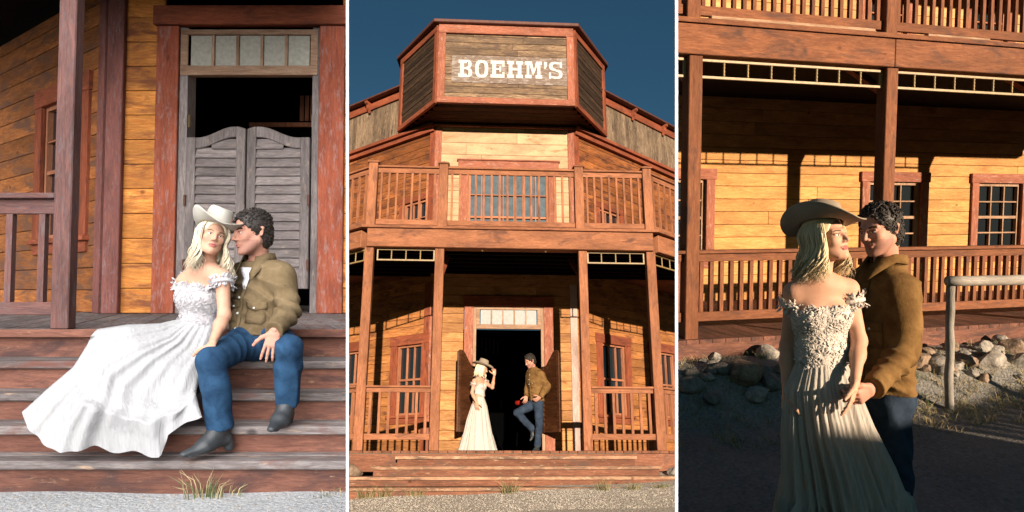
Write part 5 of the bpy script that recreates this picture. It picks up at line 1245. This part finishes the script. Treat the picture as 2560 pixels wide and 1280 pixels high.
def leaf(mb, p, n, d, L, w, lift=.35):
    s = n.cross(d).normalized(); e = d + n * lift; e.normalize()
    q = [p, p + d * L * .35 + s * w + n * .002, p + e * L * .7 + s * w * .8, p + e * L, p + e * L * .7 - s * w * .8, p + d * L * .35 - s * w + n * .002, p + d * L * .4 + n * .0025, p + e * L * .72 + n * .0022]
    mb.add(q, [(0, 1, 6), (1, 2, 7, 6), (2, 3, 7), (3, 4, 7), (4, 5, 6, 7), (5, 0, 6)])
def lace_on(mb, me, n_fl, seed, L=.024, w=.0045, keep=lambda p: True, per=9):
    rng = random.Random(seed); ps = [p for p in me.polygons if keep(p.center)]
    if not ps: return
    for _ in range(n_fl):
        p = rng.choice(ps); n = p.normal.copy(); c = p.center.copy(); a0 = rng.uniform(0, 6.28); u = n.orthogonal().normalized(); v = n.cross(u); k = rng.randint(per - 3, per)
        for i in range(k):
            a = a0 + i * 6.28 / k * rng.choice([1, .75]); d = u * math.cos(a) + v * math.sin(a); leaf(mb, c + n * .001 + d * .004, n, d, L * rng.uniform(.7, 1.1), w, rng.uniform(.0, .10))
def bodice(root, J, mat, top_z, low_z, vdrop, res, seed, n_fl, Lf=.024, inf=.010, sleeves=True, sl_drop=.055):
    lo, hi = bounds([J['N'], J['Sl'], J['Sr'], J['C'], J['W'], J['Pv']], .15); g = Vol(lo, hi, .006 * res); torso(g, J, True, inf); f = fwd_of(J); s = side_of(J).normalized(); up = (J['C'] - J['W']).normalized()
    X, Y, Z = g.ax[0][:, None, None], g.ax[1][None, :, None], g.ax[2][None, None, :]; C = J['C']; W = J['W']
    xs = (X - C.x) * s.x + (Y - C.y) * s.y + (Z - C.z) * s.z; h = (X - C.x) * up.x + (Y - C.y) * up.y + (Z - C.z) * up.z
    topl = top_z + .018 * np.abs(np.sin(np.clip(np.abs(xs) / .11, 0, 1) * math.pi)) - .012; fr = (X - C.x) * f.x + (Y - C.y) * f.y + (Z - C.z) * f.z
    lowl = low_z - vdrop * np.clip(1 - np.abs(xs) / .10, 0, 1) * np.clip(fr / .05, 0, 1)
    g.F = np.maximum(g.F, np.maximum(h - topl, lowl - h)); me = np_mesh('bodice', [g.mesh()], [mat]); o = put('bodice', me, None, root, None)
    mb = MB(); lace_on(mb, me, n_fl, seed, Lf, .0040, lambda p: (p - C).dot(f) > -.03 and p.x == p.x)
    rng = random.Random(seed + 5)
    for i in range(26):                                    # leafy edges, top and bottom
        for (zz, dr) in ((top_z, up), (low_z, -up)):
            t = (i + rng.random()) / 26 * 2 - 1; bx = t * .115; base = C + s * bx + up * (zz + (.0 if dr == up else -vdrop * max(0, 1 - abs(bx) / .1)))
            if not hasattr(bodice, 'c'): pass
            bb = None
            loc, nor, ii, dd = BVC(me).ray_cast(base + f * .3, -f)
            if loc is None: loc, nor, ii, dd = BVC(me).find_nearest(base + f * .1)
            if loc is None: continue
            leaf(mb, loc, nor, (dr + s * rng.uniform(-.6, .6)).normalized(), Lf * rng.uniform(.7, 1.15), .0055, rng.uniform(0, .5))
    if sleeves:
        for k, key in ((-1, 'l'), (1, 'r')):
            S, E = J['S' + key], J['E' + key]; ad = (E - S).normalized(); c0 = S + ad * sl_drop; u = ad.orthogonal().normalized(); v = ad.cross(u); R0 = .052
            for ringk in range(3):
                for i in range(26):
                    a = 6.28 * i / 26 + rng.uniform(0, .2); dr = u * math.cos(a) + v * math.sin(a); p = c0 + ad * (ringk * .014 - .014) + dr * (R0 + .002 - ringk * .001)
                    leaf(mb, p, dr, ((-ad if ringk < 2 else ad) * .8 + u * rng.uniform(-.7, .7) + v * rng.uniform(-.7, .7)).normalized(), Lf * rng.uniform(.9, 1.3), .006, rng.uniform(.1, .8))
            mb.tube([c0 + (u * math.cos(a) + v * math.sin(a)) * (R0 - .004) for a in (6.28 * i / 20 for i in range(21))], .013, 6, cap=False)
            a0 = J['C'] + up * (top_z - .01) + s * k * .095 + f * .06                    # strip from neckline to sleeve
            for i in range(12): q = a0.lerp(c0 + f * .04, i / 11) + f * .012 * math.sin(i / 11 * 3.14); leaf(mb, q, (f + up * .3).normalized(), (s * k + up * rng.uniform(-.8, .8)).normalized(), Lf * 1.15, .006, .4); leaf(mb, q, (f + up * .3).normalized(), (s * k * .6 - up * rng.uniform(.2, 1.)).normalized(), Lf, .006, .4)
    put('lace', mb, mat, o, None, smooth=False); return o
_bc = {}
def BVC(me):
    if me.name not in _bc: _bc[me.name] = bvh_of(me)
    return _bc[me.name]
def gown(root, mat, rings, nseg=200, pleat=26, amp=.012, seed=0, seam=None, name='skirt', sub=7):
    """rings: list of (centre, half width vector a, half depth vector b, pleat amplitude). seam = ring index where the flounce is gathered"""
    rng = random.Random(seed); ph = [rng.uniform(0, 6.28) for _ in range(8)]; mb = MB(); rows = []
    for j in range(len(rings) - 1):
        for q in range(sub):
            t = q / sub; A, Bq = rings[j], rings[j + 1]; u = j + t
            c = A[0].lerp(Bq[0], t); a = A[1].lerp(Bq[1], t); b = A[2].lerp(Bq[2], t); am = A[3] * (1 - t) + Bq[3] * t; rows.append((u, c, a, b, am))
    rows.append((len(rings) - 1, *rings[-1]))
    for (u, c, a, b, am) in rows:
        pn = pleat
        for i in range(nseg):
            w = 2 * math.pi * i / nseg; fl = 1.0 if seam is None or u < seam else 1.35
            k = math.sin(w * pn * .5 + 2.6 * math.sin(w * 3 + ph[0]) + 1.2 * math.sin(w * 8 + ph[6] + .2 * u) + ph[1] + .25 * u) * .55 + math.sin(w * pn + 3.6 * math.sin(w * 2 + ph[2]) + 1.8 * math.sin(w * 7 + ph[7]) + ph[3]) * .35 + math.sin(w * 5 + ph[4] + .3 * u) * .7
            if seam is not None and u >= seam: k += .5 * math.sin(w * pn * 2.6 + ph[5] + 2 * math.sin(w * 4)) 
            r = 1 + am * fl * k / max(a.length, .05)
            mb.v.append(tuple(c + a * math.cos(w) * r + b * math.sin(w) * r))
    for j in range(len(rows) - 1):
        for i in range(nseg): mb.f.append((j * nseg + i, j * nseg + (i + 1) % nseg, (j + 1) * nseg + (i + 1) % nseg, (j + 1) * nseg + i)); mb.m.append(0)
    return put(name, mb, mat, root, None, smooth=True)
# ------------------------------------------------------------------ couple standing in the foreground of the long porch
CUR[0] = 'R'
GZ = -1.765
J = dict(N=P(2050, 694, 3.02), Sl=P(1985, 730, 3.04), Sr=P(2120, 722, 3.02), C=P(2049, 785, 3.03), W=P(2052, 872, 3.03), Pv=P(2055, 965, 3.05),
         El=P(1968, 865, 3.10), Wl=P(1966, 985, 3.04), Er=P(2148, 852, 2.98), Wr=P(2137, 962, 2.86), Hl=P(2030, 985, 3.05), Hr=P(2085, 985, 3.03), Kl=P(2025, 1200, 3.0), Kr=P(2100, 1200, 3.0))
J['Al'] = V3(J['Kl'].x, 3.05, GZ + .1); J['Ar'] = V3(J['Kr'].x, 3.05, GZ + .1)
J['hand_l'] = dict(d=(0.0, -.05, -1), t=(.2, -1, 0), n=(1, 0, 0), curl=(.25, .3, .35, .4), sc=.86)
J['hand_r'] = dict(d=(-.28, -.18, -1), t=(-.6, -.8, 0), n=(-.9, .4, 0), curl=(.15, .2, .25, .3), sc=.84, spread=.1)
hc = P(2066, 594, 3.0)
rw, bw, Rh = person('woman in tan hat and cream lace dress, standing on dark gravel before a man', T(J['Pv'].x, J['Pv'].y, GZ), (hc, 30, 12, -4, .88), J, True, dict(skin=m_skin_w))
hair_long(rw, hc, Rh, .90, m_blond, 760, .165, 4, .0031, wave=.022)
hat(rw, hc, Rh, .94, m_hat, tilt=-2, brim=.088, curl=.062, crown=.105, lean=20)
bodice(rw, J, m_lace, .035, -.205, .075, 1.0, 3, 230, .027)
f = fwd_of(J); s = side_of(J).normalized()
pv = J['W'] + V3(0, 0, -.045)
gown(rw, m_dress, [(pv + V3(0, 0, .02), s * .092, f * .072, .002), (pv - V3(0, 0, .12), s * .150, f * .118, .006), (P(2063, 1060, 3.04), s * .178, f * .155, .016), (P(2086, 1160, 3.05), s * .208, f * .19, .028), (P(2100, 1232, 3.05), s * .228, f * .21, .032), (V3(P(2106, 1232, 3.05).x, 3.04, GZ + .26), s * .265, f * .25, .036), (V3(P(2110, 1232, 3.05).x, 3.04, GZ + .02), s * .33, f * .30, .032)], seam=4, seed=2, pleat=46, nseg=340)
# man behind her
J = dict(N=P(2216, 668, 3.27), Sl=P(2158, 706, 3.42), Sr=P(2256, 728, 3.16), C=P(2204, 790, 3.29), W=P(2200, 890, 3.29), Pv=P(2212, 985, 3.29),
         El=P(2120, 860, 3.42), Wl=P(2085, 960, 3.3), Er=P(2262, 880, 3.10), Wr=P(2184, 968, 2.90), Hl=P(2190, 1010, 3.33), Hr=P(2228, 1010, 3.24), Kl=P(2200, 1200, 3.3), Kr=P(2243, 1200, 3.2))
J['Al'] = V3(J['Kl'].x + .02, 3.36, GZ + .1); J['Ar'] = V3(J['Kr'].x + .03, 3.26, GZ + .1)
J['hand_r'] = dict(d=(-.85, -.22, -.48), t=(-.35, -.3, .85), n=(.1, .6, -.6), curl=((.5, .8, .5), (.6, .8, .5), (.7, .8, .5), (.8, .8, .5)), sc=1.0, spread=.02, thumb=(.9, .35))
hm = P(2199, 575, 3.22)
rm, bm_, Rm = person('man in brown suede shirt standing behind the lace dressed woman, holding her hand', T(J['Pv'].x, J['Pv'].y, GZ), (hm, -66, -8, -8, .97), J, False, dict(skin=m_skin_m))
hair_curly(rm, hm, Rm, .97, m_dark, 620, 2)
so, sme = shirt(rm, J, m_suede, 1.0, (P(2215, 978, 3.25), V3(-.05, 0, -1)), 5, .014, .013)
f = fwd_of(J); collar(so, J['N'] + V3(0, 0, .005), V3(.12, 0, 1), f, m_suede, .070, .062, .3, .13)
shirt_details(so, sme, J, m_suede, -f, nb=4)
jeans(rm, J, m_denim, 1.0)
boot(rm, J['Al'], J['Kl'], (-.5, -.8, 0), m_boot); boot(rm, J['Ar'], J['Kr'], (-.3, -.9, 0), m_boot)

# ------------------------------------------------------------------ couple sitting on the worn steps
CUR[0] = 'L'
J = dict(N=P(515, 664, 3.66), Sl=P(465, 702, 3.70), Sr=P(556, 696, 3.60), C=P(503, 742, 3.68), W=P(500, 802, 3.70), Pv=P(500, 850, 3.74),
         El=P(470, 780, 3.9), Wl=P(500, 810, 4.0), Er=P(561, 790, 3.54), Wr=P(530, 860, 3.37), Hl=P(470, 850, 3.70), Hr=P(515, 855, 3.66), Kl=P(310, 880, 3.62), Kr=P(340, 900, 3.60), Al=P(230, 1020, 3.56), Ar=P(270, 1030, 3.56))
J['hand_r'] = dict(d=(-.25, -.35, -.9), t=(-.9, .2, .2), n=(-.1, .9, -.3), curl=(.22, .2, .22, .28), sc=.84, spread=.14)
hc = P(532, 592, 3.64)
rw, bw, Rh = person('woman in cream hat and white gauze dress sitting on the worn steps', T(J['Pv'].x, J['Pv'].y, -.41), (hc, 34, 4, 16, .86), J, True, dict(skin=m_skin_w))
hair_long(rw, hc, Rh, .88, m_blondL, 680, .19, 14, .0031, wave=.026)
hat(rw, hc, Rh, .90, m_hatL, tilt=-4, brim=.080, curl=.075, crown=.115, fwd=.006, lean=4)
bodice(rw, J, m_laceL, .070, -.135, .02, 1.0, 13, 200, .027, sl_drop=.025)
def drape(root, mat, rings, sub=6, n=64, amp=.02, seed=1):
    """skirt pulled over bent knees: each ring is a front contour (px, depth) closed behind"""
    rng = random.Random(seed); rows = []
    def resample(pts, m):
        L = [0]
        for a, b in zip(pts, pts[1:]): L.append(L[-1] + (b - a).length)
        out = []
        for i in range(m):
            t = L[-1] * i / (m - 1); j = max(k for k in range(len(L)) if L[k] <= t + 1e-9); j = min(j, len(pts) - 2); u = (t - L[j]) / max(1e-9, L[j + 1] - L[j]); out.append(pts[j].lerp(pts[j + 1], u))
        return out
    RS = []
    for px, y0, bulge, back, am in rings:
        fr = resample([P(X, Y, y0) for X, Y in px], n); fr = [p + V3(0, -bulge * math.sin(math.pi * i / (n - 1)) ** .7, 0) for i, p in enumerate(fr)]
        RS.append((fr, back, am))
    ph = [rng.uniform(0, 6) for _ in range(6)]
    for j in range(len(RS) - 1):
        for q in range(sub + (1 if j == len(RS) - 2 else 0)):
            t = q / sub; u = j + t; row = []
            for i in range(n):
                w = i / (n - 1); p = RS[j][0][i].lerp(RS[j + 1][0][i], t); am = RS[j][2] * (1 - t) + RS[j + 1][2] * t; k = .6 * math.sin(w * 30 + 1.5 * math.sin(w * 9 + ph[0]) + ph[1]) + .5 * math.sin(w * 58 + 2 * math.sin(w * 7 + ph[2]) + .5 * u) + .6 * math.sin(w * 13 + ph[3] + .4 * u)
                e = math.sin(math.pi * w) ** .3; row.append(p + V3(.25 * am * k, -am * k, .3 * am * math.cos(w * 40 + u)) * e)
            bk = RS[j][1] * (1 - t) + RS[j + 1][1] * t; a, b = row[0], row[-1]
            for i in range(1, 12): w = i / 12; row.append(b.lerp(a, w) + V3(0, bk * math.sin(math.pi * w), 0))
            rows.append(row)
    mb = MB(); m = len(rows[0])
    for r in rows: mb.v += [tuple(p) for p in r]
    for j in range(len(rows) - 1):
        for i in range(m): mb.f.append((j * m + i, (j + 1) * m + i, (j + 1) * m + (i + 1) % m, j * m + (i + 1) % m)); mb.m.append(0)
    return put('skirt', mb, mat, root, None, smooth=True)
drape(rw, m_dressL, [([(447, 797), (480, 806), (537, 806)], 3.66, .04, .08, .003),
                     ([(400, 808), (450, 850), (520, 880)], 3.56, .06, .12, .010),
                     ([(320, 811), (390, 890), (500, 935)], 3.46, .09, .16, .009),
                     ([(244, 822), (235, 850), (330, 950), (420, 1000), (492, 975)], 3.42, .12, .18, .011),
                     ([(186, 912), (230, 972), (310, 1005), (400, 1035), (470, 1010), (490, 985)], 3.36, .12, .2, .010),
                     ([(182, 918), (226, 982), (308, 1015), (398, 1043), (470, 1018), (491, 990)], 3.355, .150, .2, .022),
                     ([(120, 970), (150, 1040), (230, 1065), (320, 1070), (410, 1090), (455, 1035), (497, 1015)], 3.33, .09, .22, .022),
                     ([(55, 1030), (75, 1070), (110, 1103), (170, 1128), (205, 1120), (240, 1112), (290, 1126), (345, 1126), (412, 1138), (428, 1080), (470, 1056), (505, 1043)], 3.30, .04, .25, .020)])
# seated man
J = dict(N=P(648, 662, 3.82), Sl=P(602, 690, 3.90), Sr=P(706, 698, 3.76), C=P(655, 752, 3.83), W=P(645, 812, 3.82), Pv=P(645, 850, 3.80),
         El=P(590, 760, 4.05), Wl=P(555, 800, 4.05), Er=P(722, 778, 3.64), Wr=P(686, 826, 3.42), Hl=P(610, 856, 3.76), Hr=P(690, 852, 3.76), Kl=P(530, 902, 3.36), Kr=P(722, 872, 3.42), Al=P(550, 1062, 3.40), Ar=P(719, 1000, 3.50))
J['hand_r'] = dict(d=(-.10, -.22, -1), t=(-.9, -.2, .1), n=(-.1, .9, 0), curl=(.18, .22, .25, .3), sc=.95, spread=.12)
hm = P(630, 582, 3.74)
rm, bm_, Rm = person('dark haired man in olive shirt and blue jeans sitting on the worn steps', T(J['Pv'].x, J['Pv'].y, -.41), (hm, -42, -6, -6, 1.0), J, False, dict(skin=m_skin_m))
hair_curly(rm, hm, Rm, 1.0, m_dark, 620, 7, curl=.005, rad=.0034, lift=.011)
so, sme = shirt(rm, J, m_suedeL, 1.0, (P(640, 838, 3.7), V3(0, 0, -1)), 9, .013, .013)
f = fwd_of(J); collar(so, J['N'] + V3(0, 0, .004), V3(0, 0, 1), f, m_suedeL, .072, .060, .55, .135)
bvs = bvh_of(sme)
patch(bvs, J['N'], side_of(J).normalized(), V3(0, 0, -1), -f, lambda u, v: ((u - .5) * .075 * (1 - v * .75), .02 + v * .12), 3, 4, .006, 'undershirt', m_tee, so)
shirt_details(so, sme, J, m_suedeL, -f, nb=4)
jeans(rm, J, m_denimL, 1.0)
boot(rm, J['Al'], J['Kl'], (-.62, -.75, -.12), m_boot); boot(rm, J['Ar'], J['Kr'], (-.05, -1, -.12), m_boot)

# ------------------------------------------------------------------ couple in the saloon doorway
CUR[0] = 'M'
J = dict(N=P(1201, 943, 12.85), Sl=P(1186, 953, 12.74), Sr=P(1209, 954, 12.96), C=P(1199, 966, 12.86), W=P(1199, 988, 12.86), Pv=P(1197, 1006, 12.86),
         El=P(1180, 982, 12.72), Wl=P(1191, 1007, 12.66), Er=P(1231, 969, 12.80), Wr=P(1236, 937, 12.74), Hl=P(1194, 1012, 12.8), Hr=P(1198, 1012, 12.9), Kl=P(1196, 1060, 12.8), Kr=P(1200, 1060, 12.9), Al=P(1196, 1110, 12.8), Ar=P(1200, 1110, 12.9))
J['hand_l'] = dict(d=(.12, 0, -1), t=(.9, -.3, 0), n=(.5, .9, 0), curl=(.3, .35, .4, .4), sc=.95)
J['hand_r'] = dict(d=(-.1, 0, 1), t=(-.9, -.2, .1), n=(-.9, .1, 0), curl=(.6, .6, .6, .6), sc=.95)
hc = P(1206, 922, 12.82)
rw, bw, Rh = person('woman in cream dress touching her hat brim in the saloon doorway', T(J['Pv'].x, J['Pv'].y, .02), (hc, 72, -18, 0, .95), J, True, dict(skin=m_skin_w), res=1.4, hres=.005)
hair_long(rw, hc, Rh, .95, m_blondL, 110, .16, 24, .009, h=.01, wave=.018)
hat(rw, hc, Rh, 1.0, m_hat, tilt=-2, brim=.105, curl=.05, crown=.12)
_f = fwd_of(J)
def fwd_of(J): return FW[0] if FW[0] is not None else _fwd(J)
_fwd = lambda J: Vector((0, -1, 0)); FW = [Vector((.86, -.5, 0)).normalized()]
bodice(rw, J, m_lace, .03, -.15, .03, 1.4, 23, 70, .024)
s_ = Vector((.5, .86, 0)); f_ = FW[0]; w_ = J['W']
gown(rw, m_dressM, [(w_ - V3(0, 0, .02), s_ * .094, f_ * .074, .002), (w_ - V3(0, 0, .2), s_ * .16, f_ * .14, .008), (P(1196, 1050, 12.86), s_ * .21, f_ * .20, .014), (P(1195, 1090, 12.86), s_ * .26, f_ * .26, .018), (V3(P(1195, 1090, 12.86).x, 12.86, .03), s_ * .33, f_ * .33, .022)], nseg=160, seam=3, seed=8, pleat=26)
FW[0] = Vector((-.75, -.66, 0)).normalized()
J = dict(N=P(1333, 925, 12.86), Sl=P(1325, 938, 12.98), Sr=P(1351, 936, 12.74), C=P(1337, 955, 12.86), W=P(1339, 982, 12.86), Pv=P(1342, 1004, 12.86),
         El=P(1322, 968, 13.0), Wl=P(1316, 990, 12.9), Er=P(1368, 966, 12.76), Wr=P(1351, 993, 12.66), Hl=P(1336, 1010, 12.92), Hr=P(1346, 1010, 12.80), Kl=P(1292, 1032, 12.80), Kr=P(1348, 1062, 12.80), Al=P(1330, 1072, 12.98), Ar=P(1344, 1114, 12.82))
J['hand_r'] = dict(d=(-.8, -.1, -.5), t=(-.3, -.5, .8), n=(0, 1, 0), curl=(.5, .5, .5, .5), sc=1.0)
J['hand_l'] = dict(d=(-.2, -.2, -1), t=(-.9, -.3, 0), n=(.5, .5, 0), curl=(.5, .5, .5, .5), sc=1.0)
hm = P(1325, 903, 12.82)
rm, bm_, Rm = person('man in brown shirt leaning in the saloon doorway with one knee bent', T(J['Pv'].x, J['Pv'].y, .02), (hm, -58, -26, 0, 1.0), J, False, dict(skin=m_skin_m), res=1.4, hres=.005)
hair_curly(rm, hm, Rm, 1.0, m_dark, 260, 12, h=.008, curl=.011, rad=.006)
so, sme = shirt(rm, J, m_suede, 1.4, (P(1342, 1004, 12.8), V3(.1, 0, -1)), 15, .018, .010)
collar(so, J['N'], V3(0, 0, 1), FW[0], m_suede, .066, .052, .4, .09)
shirt_details(so, sme, J, m_suede, -FW[0], nb=3, pock=(1,))
jeans(rm, J, m_denim, 1.4)
boot(rm, J['Ar'], J['Kr'], (-.4, -.9, 0), m_boot, 1.3); boot(rm, J['Al'], J['Kl'], (-.5, -.3, -.8), m_boot, 1.3)

trim_all('L', 868.5, True)
trim_all('R', 1691.5, False)
# slim white posts standing in for the white borders between the three views
CUR[0] = 'M'
for X, lb, z0 in ((869, 'slim white border post between the worn steps and the tall saloon', -1.02), (1691, 'slim white border post between the tall saloon and the long porch', -1.80)):
    yy = 2.0; x = (X - 1280) / FPX * yy; me = MB().box(-.0036, .0036, -.004, .004, z0, .95).mesh('border_post'); q = NT('white_enamel' + str(X)); q.b.inputs['Base Color'].default_value = (.95, .95, .95, 1)
    me.materials.append(q.mat); o = bpy.data.objects.new('border_post', me); COLS['L'].objects.link(o); o.location = (x, yy, CAMH); o['label'] = lb; o['category'] = 'post'
